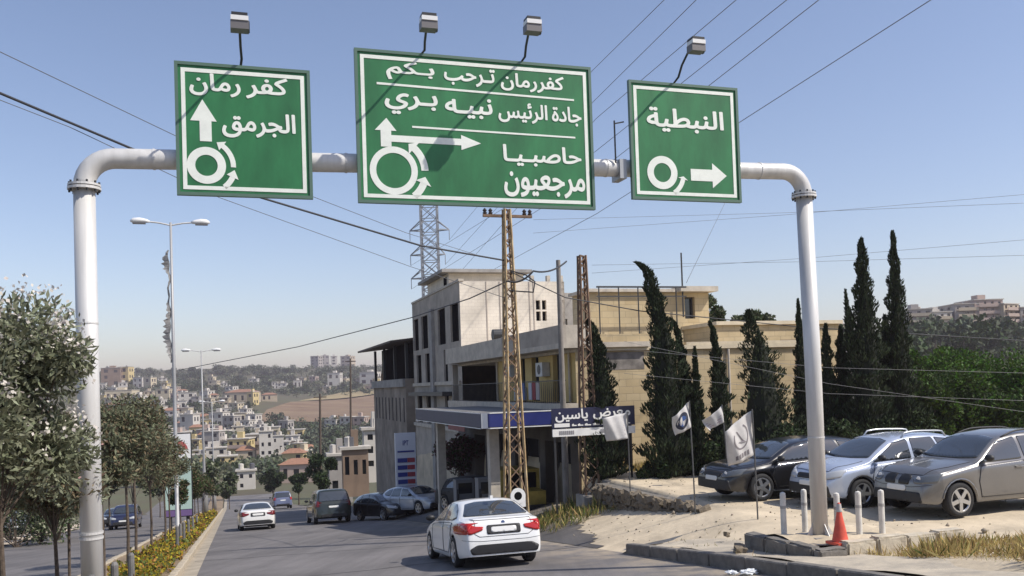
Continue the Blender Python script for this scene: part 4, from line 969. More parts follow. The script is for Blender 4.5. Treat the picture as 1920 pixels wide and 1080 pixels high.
def make_car(name, label, style, pm, t, n, yaw, slope=True, z=None, lod=2, cat='car', spokes=5, group=None, plate=True, rear_red=m_red, head=m_head, detail=True, rimdark=False, scale=1.0):
    """yaw: degrees turned left from the road direction"""
    S = STY[style]; me, bvh, wf, wr, xf, xr = car_body(style, lod)
    a = rad(yaw); d = DH * math.cos(a) - DN * math.sin(a)
    zz = G(t, n) if z is None else z
    up = UP
    if slope:
        t2, n2 = (rf(t, n) + d * 1.3).dot(DH), (rf(t, n) + d * 1.3).dot(DN); t3, n3 = (rf(t, n) - d * 1.3).dot(DH), (rf(t, n) - d * 1.3).dot(DN)
        d = (d + UP * (np.interp(t2, PT, PZ) - np.interp(t3, PT, PZ)) / 2.6).normalized()
    side = UP.cross(d).normalized(); up = d.cross(side)
    r = empty(name, rf(t, n, zz), label, cat, group); mm = Matrix((d, side, up)).transposed().to_4x4() @ Matrix.Scale(scale, 4); mm.translation = rf(t, n, zz); r.matrix_world = mm
    m2 = me.copy(); m2.materials.append(pm); link('body', m2, r)
    def P(nm, poly, axis, sgn, mat, key, off=.011, parent=None, label=None):
        q = patch_mesh((style, lod, key, axis, sgn), bvh, poly, axis, sgn, off); q.materials.append(mat); q.name = nm
        o = link(nm, q, parent or r)
        if label: o['label'] = label
        return o
    W2 = S['W'] / 2
    ub = MB().box(xr + .35, xf - .35, -W2 + .30, W2 - .30, S['sill'] - .02, S['sill'] + .42); ub.box(wr + S['rw'] + .07, wf - S['rw'] - .07, -W2 + .06, W2 - .06, S['sill'] - .015, S['sill'] + .1)
    ub.build('underbody', m_black, r, local=True)
    P('windscreen', S['wind'], 'x', 1, m_carglass, 'wind'); P('rear_window', S['rear'], 'x', -1, m_carglass, 'rear')
    for s in (1, -1):
        for i, k in enumerate(('sidef', 'sider', 'sideq')):
            if k in S and S[k]: P('side_window', S[k], 'y', s, m_carglass, k)
        if detail:
            for i, dpoly in enumerate(S['doors']):
                do = P('door', dpoly, 'y', s, pm, f'door{i}', off=.005)
                hx, hz = S['hand'][i]; P('handle', [(hx - .11, hz - .018), (hx + .11, hz - .018), (hx + .11, hz + .018), (hx - .11, hz + .018)], 'y', s, pm, f'hand{i}', off=.03, parent=do)
        P('tail_light', [(y * s, z_) for y, z_ in S['tail']], 'x', -1, rear_red, f'tail{s}', off=.014)
        if style not in ('crossover', 'hatch'): P('tail_light', S['tailw'], 'y', s, rear_red, f'tailw{s}', off=.02)
        P('headlight', [(y * s, z_) for y, z_ in S['headl']], 'x', 1, head, f'head{s}')
        xm, zm = S['mir']; hit = bvh.ray_cast(Vector((xm, 3 * s, zm - .02)), Vector((0, -s, 0)))
        y0 = abs(hit[0].y) if hit[0] else W2 * .9
        bmm = bmesh.new(); bmesh.ops.create_icosphere(bmm, subdivisions=2, radius=1)
        for v in bmm.verts: v.co = Vector((xm + v.co.x * .085, s * (y0 + .15 + v.co.y * .115), zm + .03 + v.co.z * .075))
        mm_ = bpy.data.meshes.new('mirror'); bmm.to_mesh(mm_); bmm.free(); mm_.materials.append(m_trim if style != 'sedan' else m_trim); mm_.polygons.foreach_set('use_smooth', [True] * len(mm_.polygons)); link('mirror', mm_, r)
        for xw in (wf, wr):
            ty, ri, dk = wheel_meshes(S['rw'], spokes)
            w = bpy.data.objects.new('wheel', ty); COL.objects.link(w); w.parent = r; w.location = (xw, s * (W2 - .125), S['rw']); w.rotation_euler = (0, random.uniform(0, 6), math.pi if s > 0 else 0)
            link('rim', ri, w); link('brake_disc', dk, w)
    gset = [S['grille'], [(-y, z_) for y, z_ in S['grille']]] if style in ('sedan', 'suv') else [S['grille']]
    for i, gp in enumerate(gset): P('grille', gp, 'x', 1, m_trim, f'gr{i}')
    P('lower_grille', S['lower'], 'x', 1, m_trim, 'low'); P('rear_diffuser', S['diff'], 'x', -1, m_trim, 'diff')
    if plate:
        for nm, k, sg, mt_ in (('number_plate', 'platef', 1, m_plate), ('number_plate', 'plater', -1, m_plate)):
            a_, b2, c2, d2 = S[k]
            if sg < 0 and style == 'sedan': P('plate_recess', [(a_ - .09, c2 - .035), (b2 + .09, c2 - .035), (b2 + .09, d2 + .04), (a_ - .09, d2 + .04)], 'x', -1, m_trim, 'prec')
            P(nm, [(a_, c2), (b2, c2), (b2, d2), (a_, d2)], 'x', sg, mt_, k, off=.014)
    if S['rails']:
        tp_ = interp(S['top'])
        for s in (1, -1):
            rh = interp(S['roof']); x0, x1 = (.1, -1.75) if S['rails'] == 1 else (-.05, -1.5); hgt = .07 if S['rails'] == 1 else .115
            pts = []
            for k in range(13):
                u = k / 12; x = x0 + (x1 - x0) * u; hit = bvh.ray_cast(Vector((x, s * (rh(x) - .05), 4)), Vector((0, 0, -1)))
                pts.append(Vector((x, s * (rh(x) - .05), hit[0].z - .01 + hgt * min(1, 4 * math.sin(math.pi * u) if S['rails'] == 2 else 5 * min(u, 1 - u)))))
            MB().tube(pts, .020, 8).build('roof_rail', m_trim if S['rails'] == 1 else M('rail_silver', (.6, .61, .62), .35, metal=.5), r, smooth=True, local=True)
    if detail:
        m_gap = M('panel_gap', (.02, .02, .021), .8)
        def seam(pts, axis, sg, rr=.0055, mat=m_gap, nm='panel_gap'):
            d_ = {'x': Vector((-sg, 0, 0)), 'y': Vector((0, -sg, 0)), 'z': Vector((0, 0, -1))}[axis]; out = []
            for p, q in zip(pts, pts[1:]):
                for k in range(9):
                    u = k / 8; a_, b_ = p[0] + (q[0] - p[0]) * u, p[1] + (q[1] - p[1]) * u
                    o_ = {'x': Vector((0, a_, b_)), 'y': Vector((a_, 0, b_)), 'z': Vector((a_, b_, 0))}[axis] - d_ * 4; h_ = bvh.ray_cast(o_, d_)
                    if h_[0] is not None and (not out or (h_[0] - out[-1]).length > .008): out.append(h_[0] - d_ * (.007 if axis == 'y' else .003))
            if len(out) > 2: MB().tube(out, rr, 5).build(nm, mat, r, local=True)
        hw_ = W2 * .80; xc = S['cowl'] + .02; xn = xf - .20
        for s in (1, -1):
            for dp in S['doors']: seam(dp + [dp[0]], 'y', s)
            seam([(xc, hw_ * s), ((xc + xn) / 2, hw_ * .97 * s), (xn, hw_ * .80 * s)], 'z', 1)
            if S['clad'] or style == 'suv':
                for xw in (wf, wr):
                    pts = [(xw + (S['rw'] + .075) * math.cos(a_), S['rw'] + (S['rw'] + .075) * math.sin(a_)) for a_ in np.linspace(.12, math.pi - .12, 11)]
                    seam(pts, 'y', s, .020, m_trim if S['clad'] else pm, 'arch_trim')
            y_, z_ = S['headl'][1]; a_ = sum(p[0] for p in S['headl']) / len(S['headl']); b_ = sum(p[1] for p in S['headl']) / len(S['headl'])
            h_ = bvh.ray_cast(Vector((5, a_ * .86 * s, b_)), Vector((-1, 0, 0)))
            if h_[0]: MB().lathe(h_[0] + Vector((.012, 0, 0)), (1, 0, 0), [(0, .058), (.006, .055), (.010, .03), (.010, 0)], 14).build('headlamp_lens', M('lamp_bright', (.75, .76, .78), .08, coat=.5), r, local=True)
        seam([(xn, -hw_ * .80), (xn + .05, 0), (xn, hw_ * .80)], 'z', 1)
        zbm = S['lower'][2][1] + .10; seam([(-W2 * .86, zbm + .06), (-W2 * .45, zbm), (W2 * .45, zbm), (W2 * .86, zbm + .06)], 'x', 1)
        zr_ = S['diff'][3][1]; zt_r = S['rear'][0][1] - .06
        seam([(-.60, zt_r), (-.62, zr_ + .22), (-.52, zr_ + .16), (.52, zr_ + .16), (.62, zr_ + .22), (.60, zt_r)], 'x', -1)
        seam([(-.85, zr_ + .10), (-.5, zr_ + .07), (.5, zr_ + .07), (.85, zr_ + .10)], 'x', -1, .004)
        for s in (-1, 1): seam([(.18 * s - .12, S['wind'][0][1] + .02), (.18 * s + .32, S['wind'][0][1] + .05)], 'x', 1, .010, m_trim, 'wiper')
    if S['clad'] and detail:
        for s in (1, -1):
            P('sill_trim', [(wf - .46, .30), (wf - .46, .42), (wr + .46, .42), (wr + .46, .30)], 'y', s, m_trim, 'sill', off=.012)
    return r
HEAD = 0
near = make_car('parked_sedan' if False else 'white_sedan', 'white sedan with bright red tail lights driving away, nearest on the road', 'sedan', paint('white', (.80, .80, .78)), 19.75, 5.38, -1.5, cat='car', spokes=7, rear_red=m_red)
S = STY['sedan']; me_, bvh_, wf_, wr_, xf_, xr_ = car_body('sedan', 2)
hit = bvh_.ray_cast(Vector((-5, 0, .925)), Vector((1, 0, 0)))
MB().lathe(hit[0] + Vector((.004, 0, 0)), (-1, 0, 0), [(0, .042), (.008, .04), (.010, 0)], 16).build('boot_badge', M('badge', (.08, .12, .25), .3), near, local=True)
MB().lathe((xr_ + .06, -.42, .30), (-1, 0, 0), [(-.2, .035), (.03, .038), (.03, .028), (-.05, .028)], 14).build('exhaust', m_chrome, near, local=True)
MB().box(xr_ + .9, xr_ + 1.05, -.03, .03, 1.40, 1.47).build('roof_aerial', paint('white', (.8, .8, .78)), near, local=True)
q = patch_mesh(('sedan', 2, 'lid'), bvh_, [(-.62, .985), (.62, .985), (.66, 1.012), (-.66, 1.012)], 'x', -1, .02); q.materials.append(paint('white', (.8, .8, .78))); link('boot_spoiler', q, near)
def at_px(px, py, off=0.0):
    r = ray(px, py); k = (off - EYE) / (r.z + .108 * r.dot(DH)); w = CP + r * k; return w.dot(DH), w.dot(DN)
make_car('white_saloon', 'second white saloon driving away along the median, farther down the road', 'sedan', paint('pearl', (.74, .73, .70)), 49.5, 1.15, 1.5, lod=1, rear_red=m_redd, detail=False)
make_car('dark_offroader', 'boxy dark green-black off-roader driving away beside the farther white saloon', 'boxy', paint('dark_green', (.018, .024, .018)), 50.5, 5.05, 2, lod=1, rear_red=m_redd, detail=False)
make_car('blue_van', 'small grey-blue van far down the road between the white saloon and the off-roader', 'boxy', paint('greyblue', (.13, .15, .24)), 104, 5.2, 2, lod=1, detail=False, scale=1.05)
make_car('dark_blue_car', 'dark blue car coming up the opposite carriageway behind the tree stakes', 'boxy', paint('darkblue', (.022, .028, .07)), 69, -7.3, 180, lod=1, detail=False, scale=.92)
make_car('black_hatchback', 'black car following the dark blue one on the opposite carriageway', 'hatch', paint('black', (.012, .012, .013)), 78, -9.0, 180, lod=1, detail=False)
make_car('grey_minivan', 'grey minivan with a dark windscreen parked on the left verge', 'boxy', paint('midgrey', (.16, .17, .17)), 76, -15.2, 178, lod=1, detail=False, scale=.95)
make_car('white_hatchback', 'tiny white hatchback far along the opposite carriageway by the advert panel', 'hatch', paint('pearl', (.74, .73, .70)), 118, -6.5, 180, lod=1, detail=False)
# parked by the station, in its shade
make_car('silver_hatchback', 'silver hatchback parked in the shade in front of the fuel price sign', 'hatch', paint('silver', (.42, .45, .50), .3), 46.6, 9.3, 205, lod=2, slope=True, z=G(46.6, 9.3) + .02)
make_car('black_estate', 'black car parked left of the silver hatchback at the station', 'hatch', paint('black', (.012, .012, .013)), 48.5, 7.9, 200, lod=1, slope=True)
make_car('dark_suv', 'black car standing deep in the shade under the petrol canopy', 'hatch', M('dusty_black', (.02, .02, .021), .6), 38.5, 10.4, 200, lod=1, slope=True, z=G(38.5, 10.4) + .02)
# on the dirt lot, noses to the road (-n)
x5 = make_car('grey_suv', 'grey SUV with five-spoke alloy wheels at the right edge of the dirt lot', 'suv', paint('graphite', (.19, .186, .182), .5, .28), 16.05, 16.25, 91, slope=False, z=-1.27, spokes=5, head=m_headd)
crv = make_car('blue_suv', 'light blue SUV with silver arched roof rails parked behind the right gantry post', 'crossover', paint('iceblue', (.48, .535, .64), .35, .26), 18.25, 15.35, 92, slope=False, z=-1.29, spokes=5)
blk = make_car('black_car', 'black car parked nearest to the flags on the dirt lot', 'hatch', paint('black', (.012, .012, .013)), 20.45, 14.15, 91, slope=False, z=-1.30, spokes=5, head=m_headd, scale=1.03)
# yellow pick-up cab behind the lattice pole
yv = empty('yellow_pickup', rf(33, 10.2, G(33, 10.2)), 'boxy yellow work pickup with an open cab standing behind the lattice pole', 'pickup')
ym = M('yellow_dusty', (.34, .25, .05), .5, noise=(3, .3)); z0 = G(30, 9.4)
yf = lambda t, n, z: rf(t + 3.2, n + .75, z - .22)
yb = lambda a, b, c, d, e, f: MB().rbox(a + 3.2, b + 3.2, c + .75, d + .75, e - .22, f - .22)
y = MB(); facade(y, yf(29.2, 9.0, z0 + .45), DN, UP, -DH, 1.55, 1.35, [(.12, 1.43, .62, 1.22)], .08)
facade(y, yf(30.9, 9.0, z0 + .45), -DH, UP, -DN, 1.7, 1.35, [(.15, .78, .62, 1.2), (.9, 1.55, .62, 1.2)], .08)
y.quad(yf(29.2, 9, z0 + 1.8), yf(29.2, 10.55, z0 + 1.8), yf(30.9, 10.55, z0 + 1.8), yf(30.9, 9, z0 + 1.8)); y.quad(yf(29.2, 10.55, z0 + .45), yf(30.9, 10.55, z0 + .45), yf(30.9, 10.55, z0 + 1.8), yf(29.2, 10.55, z0 + 1.8))
y.build('cab', ym, yv); yb(29.3, 30.85, 9.1, 10.5, z0 + .5, z0 + 1.75).build('cab_interior', m_hole, yv)
yb(28.3, 29.19, 9.08, 10.47, z0 + .45, z0 + 1.05).build('bonnet', ym, yv); yb(30.92, 32.6, 9.0, 10.55, z0 + .55, z0 + 1.1).build('load_bed', ym, yv)
yb(28.15, 28.28, 9.0, 10.55, z0 + .35, z0 + .55).build('bumper', m_trim, yv)
for tt_ in (28.75, 31.9):
    for nn_ in (9.1, 10.45): MB().lathe(yf(tt_, nn_ - .1, z0 + .34), DN, [(0, 0), (0, .2), (0, .32), (.03, .34), (.17, .34), (.2, .32), (.2, 0)], 20).build('wheel', m_tyre, yv)
# ================================================================== stone building with petrol station
m_plas = M('yellow_plaster', (.62, .45, .18), .9, noise=(1.2, .16), bump=(25, .2, .01))
m_render = M('grey_render', (.41, .36, .30), .92, noise=(.9, .26), bump=(10, .3, .02))
m_ystone = blocks_mat('yellow_stone', (.56, .45, .275), (.50, .39, .225), (.42, .335, .21), .55, .27, bump=.5)
m_wstone = blocks_mat('white_cladding', (.80, .72, .60), (.77, .69, .575), (.69, .61, .51), .36, .2, bump=.3)
m_frame = M('window_frame', (.05, .05, .05), .5)
ZB = -6.0
b1 = empty('station_building', rf(41, 17, -3.2), 'two-storey yellow stone building with a shaded balcony above the petrol station', 'building')
T0, T1, NA, NB, ZT = 30.0, 47.8, 12.0, 21.35, 3.42
# left face (runs along the road): ground floor shops, recessed balcony above
gm = MB()
LW = T1 - T0
shops = [(.8, 3.6, 2.5, 5.6), (4.3, 7.6, 2.5, 5.6), (8.4, 11.6, 2.5, 5.6), (12.4, 14.4, 3.2, 5.4)]
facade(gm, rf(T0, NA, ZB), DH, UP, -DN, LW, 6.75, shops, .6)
gm.build('ground_floor_wall', M('grimy_wall', (.095, .083, .073), .92, noise=(.8, .4)), b1)  # dark colour holds the shade under the canopy
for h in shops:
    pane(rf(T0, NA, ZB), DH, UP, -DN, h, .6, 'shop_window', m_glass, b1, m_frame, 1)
# balcony slab, back wall of the loggia, lintel
MB().rbox(T0 - .3, T1, NA - .55, NA + .0, .78, 1.12).build('balcony_slab', m_conc, b1)
lw = MB(); RN = NA + 1.5
doors = [(1.9, 2.9, .02, 2.1), (4.6, 5.5, .02, 2.05), (6.4, 7.3, .02, 2.05)]
facade(lw, rf(T0 + .3, RN - 1.2, 1.13), DH, UP, -DN, 10.6, 2.0, doors, .25); lw.build('yellow_wall', m_plas, b1)
for h in doors: pane(rf(T0 + .3, RN - 1.2, 1.13), DH, UP, -DN, h, .25, 'window', m_glass, b1, m_frame, 1)
MB().rbox(T0 + 10.9, T1, RN + 1.0, RN + 1.2, 1.12, 3.2).build('loggia_back_wall', M('loggia_dark', (.10, .085, .065), .9), b1)  # shade of the recess is put into the wall colour
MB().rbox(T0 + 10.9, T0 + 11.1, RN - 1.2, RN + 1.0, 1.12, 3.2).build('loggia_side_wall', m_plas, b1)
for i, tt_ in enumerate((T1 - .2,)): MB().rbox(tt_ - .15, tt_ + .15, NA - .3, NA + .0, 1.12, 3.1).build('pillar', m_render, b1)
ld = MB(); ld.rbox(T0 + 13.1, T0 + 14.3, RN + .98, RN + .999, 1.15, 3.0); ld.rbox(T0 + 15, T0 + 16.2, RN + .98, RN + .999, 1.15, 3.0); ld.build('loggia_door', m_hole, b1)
MB().rbox(T0 - .25, T1, NA - .6, NA + 2.9, 3.13, 3.32).build('roof_slab', m_conc, b1)
MB().rbox(T0 - .25, T0 + 7.2, NA - .6, NA - .42, 3.32, 3.98).build('parapet', m_render, b1)
MB().rbox(T0 + 7.2, T1, NA - .6, NA - .42, 3.32, 3.95).build('parapet', m_conc, b1)
MB().rbox(T0 - .25, T0 - .05, NA - .42, NA + .7, 3.32, 3.96).build('parapet', m_conc, b1)
rl = MB()
for tt_ in np.arange(T0 + .2, T0 + 17, .22): rl.bar(rf(tt_, NA - .5, 1.12), rf(tt_, NA - .5, 1.95), .018)
o = rl.build('balcony_bars', m_steel, b1); MB().bar(rf(T0 - .2, NA - .5, 1.97), rf(T0 + 17.2, NA - .5, 1.97), .035).build('balcony_rail', m_steel, b1)
# front face, lit
fw = MB(); fh = [(1.55, 2.15, 4.6, 6.6)]
facade(fw, rf(T0, NA, ZB), DN, UP, -DH, NB - NA, 9.0, fh, .3); fw.build('front_wall', m_ystone, b1)
for h in fh: pane(rf(T0, NA, ZB), DN, UP, -DH, h, .3, 'window', m_glass, b1, m_frame)
MB().rbox(T0 - .12, T0 + .1, NA + .72, NB + .1, 3.005, 3.16).build('cornice', M('pale_stone', (.62, .53, .38), .85, noise=(3, .12)), b1)
MB().rbox(T0 - .05, T0 + .15, NA + .72, 16.4, 3.163, 3.62).build('front_parapet', m_ystone, b1)
MB().rbox(T0 - .1, T0 + .2, 16.5, NB + .05, 3.163, 3.27).build('cornice', MATS['pale_stone'], b1)
st = MB(); st.rbox(T0 - .012, T0 - .003, 13.2, 14.75, 2.3, 2.95); st.build('stained_patch', M('stained_plaster', (.21, .19, .17), .95, noise=(2.2, .5)), b1)
MB().rbox(T0 + .1, T1, NA + .1, NB, 3.0, 3.12).build('flat_roof', m_conc, b1)
MB().rbox(T0 + .3, T1 + 12, NB - .2, NB, ZB, 3.0).build('side_wall', m_ystone, b1)
# low wing on the right
MB().rbox(T0 + 2.2, T0 + 7, 19.2, 25.2, ZB, 4.05).build('right_wing', m_ystone, b1)
MB().rbox(T0 + 2.05, T0 + 7.1, 19.1, 25.3, 4.05, 4.2).build('cornice', MATS['pale_stone'], b1)
wv = MB(); wv.rbox(T0 + 2.17, T0 + 2.197, 22.2, 23.3, 2.2, 3.4); wv.build('shutter', M('shutter', (.20, .13, .09), .7), b1)
# upper storey set back
u0 = 35.0
uf = MB(); uh = [(4.55, 5.05, 1.45, 2.42)]
facade(uf, rf(u0, 14.75, 3.1), DN, UP, -DH, 5.75, 2.62, uh, .25); uf.build('upper_wall', m_ystone, b1)
for h in uh: pane(rf(u0, 14.75, 3.1), DN, UP, -DH, h, .25, 'window', m_glass, b1, m_frame)
MB().rbox(u0 - .2, u0 + 2, 14.55, 18.9, 5.725, 5.86).build('roof_slab', m_conc, b1)
MB().rbox(u0 - .45, u0 + 2, 18.9, 20.75, 5.725, 5.95).build('roof_slab', m_conc, b1)
MB().rbox(u0 + .001, u0 + 2, 14.75, 14.95, 3.1, 5.72).build('side_wall', m_ystone, b1); MB().rbox(u0 + .001, u0 + 2, 20.3, 20.5, 3.1, 5.72).build('side_wall', m_ystone, b1)
for k, nn_ in enumerate((14.8, 15.7, 16.6, 17.5, 18.4)): MB().bar(rf(u0 - .9, nn_, 3.15), rf(u0 - .9, nn_, 5.82), .05).build('pergola_post', m_frame, b1)
MB().bar(rf(u0 - .9, 14.7, 5.85), rf(u0 - .9, 18.9, 5.85), .07).build('pergola_beam', m_frame, b1)
MB().bar(rf(u0 - .9, 14.7, 5.45), rf(u0 - .9, 18.9, 5.45), .05).build('pergola_beam', m_frame, b1)
an = MB().bar(rf(u0 - .3, 19.05, 4.6), rf(u0 - .3, 19.05, atY(1278, 448, u0).z), .06).build('roof_aerial', m_frame); tag(an, 'tall thin aerial mast on the roof of the yellow stone building', 'aerial')
# wall clutter: air conditioners, pipes, curtains, washing
m_ac = M('ac_white', (.58, .57, .54), .5, noise=(5, .1))
for tt_, z_ in ((33.9, 2.45), (38.2, 2.5), (36.9, 1.45)):
    a = MB().rbox(tt_ - .4, tt_ + .4, 11.95, 12.27, z_ - .28, z_ + .28).build('air_conditioner', m_ac, b1); MB().lathe(rf(tt_, 11.955, z_), -DN, [(0, .2), (.012, .2), (.012, 0)], 14).build('fan_grille', m_frame, a)
for tt_ in (31.2, 40.7): MB().tube([rf(tt_, NA + .22, 1.15), rf(tt_, NA + .22, 3.1)], .05, 8).build('drainpipe', m_conc, b1)
for n_ in (13.05, 18.3): MB().tube([rf(T0 - .08, n_, -1.3), rf(T0 - .08, n_, 2.98)], .05, 8).build('drainpipe', m_conc, b1)
MB().rbox(T0 - .3, T0 - .02, 15.3, 16.0, .9, 1.45).build('air_conditioner', m_ac, b1)
for k, (tt_, c) in enumerate(((32.6, (.45, .40, .36)), (33.05, (.30, .06, .06)), (33.5, (.5, .5, .52)), (34.4, (.12, .16, .3)))):
    MB().rbox(tt_, tt_ + .38, NA - .53, NA - .49, 1.25, 1.93).build('hung_cloth', M(f'cloth_{k}', c, .9), b1)
# roof clutter
tk = empty('water_tank', rf(41.5, 12.9, 3.12), 'small dark barrel on a stand on the lower roof terrace', 'water tank')
MB().lathe(rf(41.5, 12.3, 4.35), DN, [(0, 0), (0, .27), (.7, .27), (.7, 0)], 14).build('barrel', m_steel, tk); MB().rbox(41.3, 41.7, 12.4, 12.9, 3.33, 4.1).build('stand', m_conc, tk)

# ------------------------------------------------------------------ three-storey block behind, unfinished
b2 = empty('white_block', rf(55, 15.5, -3), 'unfinished three-storey block with white clad front and open dark window holes', 'building')
t0, t1, na, nb, zt = 48.5, 62.2, 12.5, 18.85, 7.85
lf = MB(); wins = []
for a, b in ((.45, 2.4), (3.7, 5.7), (8.7, 10.7), (11.7, 13.4)): wins.append((a, b, 11.7, 13.9))
for a, b in ((3.4, 4.4), (8.3, 9.8), (11.1, 12.7)): wins.append((a, b, 9.3, 11.35)); wins.append((a, b, 6.7, 8.75))
facade(lf, rf(t0, na, -7.2), DH, UP, -DN, t1 - t0, 15.05, wins, .12); lf.build('left_wall', m_render, b2)
for h in wins: pane(rf(t0, na, -7.2), DH, UP, -DN, h, .12, 'window_opening', m_hole, b2)
pf = MB(); pf.rbox(t0 + 6.7, t0 + 7.5, na - .2, na - .002, -7, 6.9); pf.build('pilaster', m_concgrey, b2)
for z in (2.0, -.75): MB().rbox(t0 + .3, t1, na - .12, na - .002, z, z + .22).build('floor_band', m_conc, b2)
MB().rbox(t0 + 2.5, t0 + 13, na - .6, na - .002, 1.35, 1.6).build('awning', m_frame, b2)
ff = MB(); fh = [(4.55, 4.83, 2.45, 3.0), (4.93, 5.2, 2.45, 3.0), (4.55, 4.83, 3.1, 3.65), (4.93, 5.2, 3.1, 3.65)]
facade(ff, rf(t0, na, 3.1), DN, UP, -DH, nb - na, 4.75, fh, .25); ff.build('front_wall', m_wstone, b2)
for h in fh: pane(rf(t0, na, 3.1), DN, UP, -DH, h, .25, 'window', m_hole, b2)
for u in (1.55, 2.35, 4.15, 4.4): MB().rbox(t0 - .03, t0 - .003, na + u, na + u + .06, 3.12, 7.84).build('drainpipe', M('pipe_pale', (.50, .43, .36), .7), b2)
MB().rbox(t0, t1, nb - .25, nb, -7, 7.85).build('right_wall', m_render, b2); MB().rbox(t1 - .25, t1, na, nb, -7, 7.85).build('rear_wall', m_render, b2)
MB().rbox(t0 + .1, t1 - .1, na + .1, nb - .1, 7.3, 7.5).build('flat_roof', m_conc, b2)
MB().rbox(t0 - .06, t1, na - .06, na + .25, 7.85, 7.98).build('parapet_cap', m_conc, b2)
for k, u in enumerate((4.3, 5.3, 6.1)): MB().rbox(t0 + .02, t0 + .3, na + u, na + u + .2, 7.98 - .13, 8.2).build('column_stub', m_conc, b2)
MB().rbox(52, 58, 12.75, 17.5, 7.5, 8.75).build('penthouse', m_wstone, b2)
MB().rbox(51.4, 58.5, 12.2, 17.9, 8.76, 8.95).build('penthouse_roof', m_concgrey, b2)
MB().rbox(52.5, 53.3, 12.735, 12.748, 7.7, 8.6).build('penthouse_door', m_hole, b2)
# recessed grey bay on its right
rb_ = MB(); rh = [(.25, .9, 1.0, 3.2), (.25, .9, 5.0, 7.0)]
facade(rb_, rf(50.5, 18.86, -1.2), DN, UP, -DH, 1.6, 8.6, rh, .3); rb_.build('recessed_bay', m_concgrey, b2)
for h in rh: pane(rf(50.5, 18.86, -1.2), DN, UP, -DH, h, .3, 'window_opening', m_hole, b2)
# ------------------------------------------------------------------ shed with overhanging metal roof behind
b3 = empty('brown_shed', rf(72, 14, -5), 'brown workshop with an overhanging sheet metal roof beyond the white block', 'shed')
MB().rbox(64, 79, 12.2, 17, -10, 2.6).build('wall', M('brown_wall', (.27, .225, .18), .92, noise=(.6, .4), bump=(6, .4, .03)), b3)
MB().rbox(64, 79, 12.0, 12.19, 2.0, 2.6).build('lintel', m_concgrey, b3)
sh = MB(); sh.quad(rf(63, 11.0, 5.35), rf(80, 11.0, 5.35), rf(80, 18, 6.1), rf(63, 18, 6.1)); sh.quad(rf(63, 11, 5.2), rf(63, 18, 5.95), rf(80, 18, 5.95), rf(80, 11, 5.2)); sh.quad(rf(63, 11, 5.2), rf(80, 11, 5.2), rf(80, 11, 5.35), rf(63, 11, 5.35)); sh.quad(rf(63, 11, 5.2), rf(63, 11, 5.35), rf(63, 18, 6.1), rf(63, 18, 5.95))
sh.build('metal_roof', M('rust_sheet', (.10, .075, .06), .7, metal=.3), b3)
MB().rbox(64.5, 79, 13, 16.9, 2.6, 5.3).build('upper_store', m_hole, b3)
for tt_ in (64.2, 69, 74, 78.8): MB().rbox(tt_, tt_ + .2, 12.3, 12.5, 2.6, 5.28).build('roof_post', m_steel, b3)
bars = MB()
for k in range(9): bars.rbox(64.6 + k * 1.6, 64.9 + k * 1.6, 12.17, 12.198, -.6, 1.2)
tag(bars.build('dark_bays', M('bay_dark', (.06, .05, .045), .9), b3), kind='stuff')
aw = MB(); aw.quad(rf(42.2, 11.95, .55), rf(45.6, 11.95, .55), rf(45.6, 10.9, -.1), rf(42.2, 10.9, -.1)); aw.quad(rf(42.2, 10.9, -.1), rf(45.6, 10.9, -.1), rf(45.6, 10.9, -.35), rf(42.2, 10.9, -.35)); aw.build('awning', M('awning_red', (.30, .13, .11), .9, noise=(3, .2)), b1).modifiers.new('s', 'SOLIDIFY').thickness = .03
# ------------------------------------------------------------------ petrol canopy
cn = empty('petrol_canopy', rf(35, 10, -3.4), 'flat petrol station canopy with a wide blue fascia and white corner strip', 'canopy')
m_blue = M('fascia_blue', (.028, .038, .17), .35, noise=(2, .08)); m_bluegrey = M('fascia_grey_blue', (.06, .062, .10), .55, noise=(2, .1))
c0, c1, d0, d1 = 30.1, 41.6, 8.45, 12.0
MB().rbox(c0, c1, d0, d1 + 2 - 2.01, .34, .90).build('roof_box', M('canopy_grey', (.17, .165, .16), .85, noise=(1, .2)), cn)
MB().rbox(c0 - .06, c0 - .002, d0 + .17, 11.2, .40, .88).build('blue_fascia', m_blue, cn)
MB().rbox(c0 - .07, c0 - .002, d0 - .06, d0 + .165, .36, .90).build('white_corner', m_white, cn)
MB().rbox(c0 + .05, c1, d0 - .06, d0 - .002, .40, .86).build('side_fascia', m_bluegrey, cn)
for z in (.34, .875):
    MB().rbox(c0 - .075, c0 - .061, d0 + .17, 11.2, z, z + .035).build('trim_strip', m_white, cn); MB().rbox(c0 + .05, c1, d0 - .075, d0 - .061, z, z + .03).build('trim_strip', m_white, cn)
for a, b in ((31.3, 9.15), (39.8, 9.15)): MB().rbox(a - .18, a + .18, b - .18, b + .18, -5, .34).build('column', m_conc, cn)
for k in range(2):
    t_ = 33.6 + 3.6 * k; zg = G(t_, 9.5); p = empty('fuel_pump', rf(t_, 9.5, zg), ['fuel pump under the canopy nearer to the lattice pole', 'fuel pump deeper under the canopy'][k], 'fuel pump', 'fuel pumps')
    MB().rbox(t_ - .25, t_ + .25, 9.1, 9.9, zg, zg + 1.6).build('cabinet', M('pump_grey', (.20, .2, .21), .5), p); MB().rbox(t_ - .27, t_ - .252, 9.2, 9.8, zg + 1.0, zg + 1.45).build('display', m_glass, p)
    MB().tube([rf(t_ - .3, 9.15, zg + 1.2), rf(t_ - .42, 9.1, zg + .7), rf(t_ - .35, 9.15, zg + .45), rf(t_ - .28, 9.2, zg + 1.0)], .02, 6).build('hose', m_black, p)
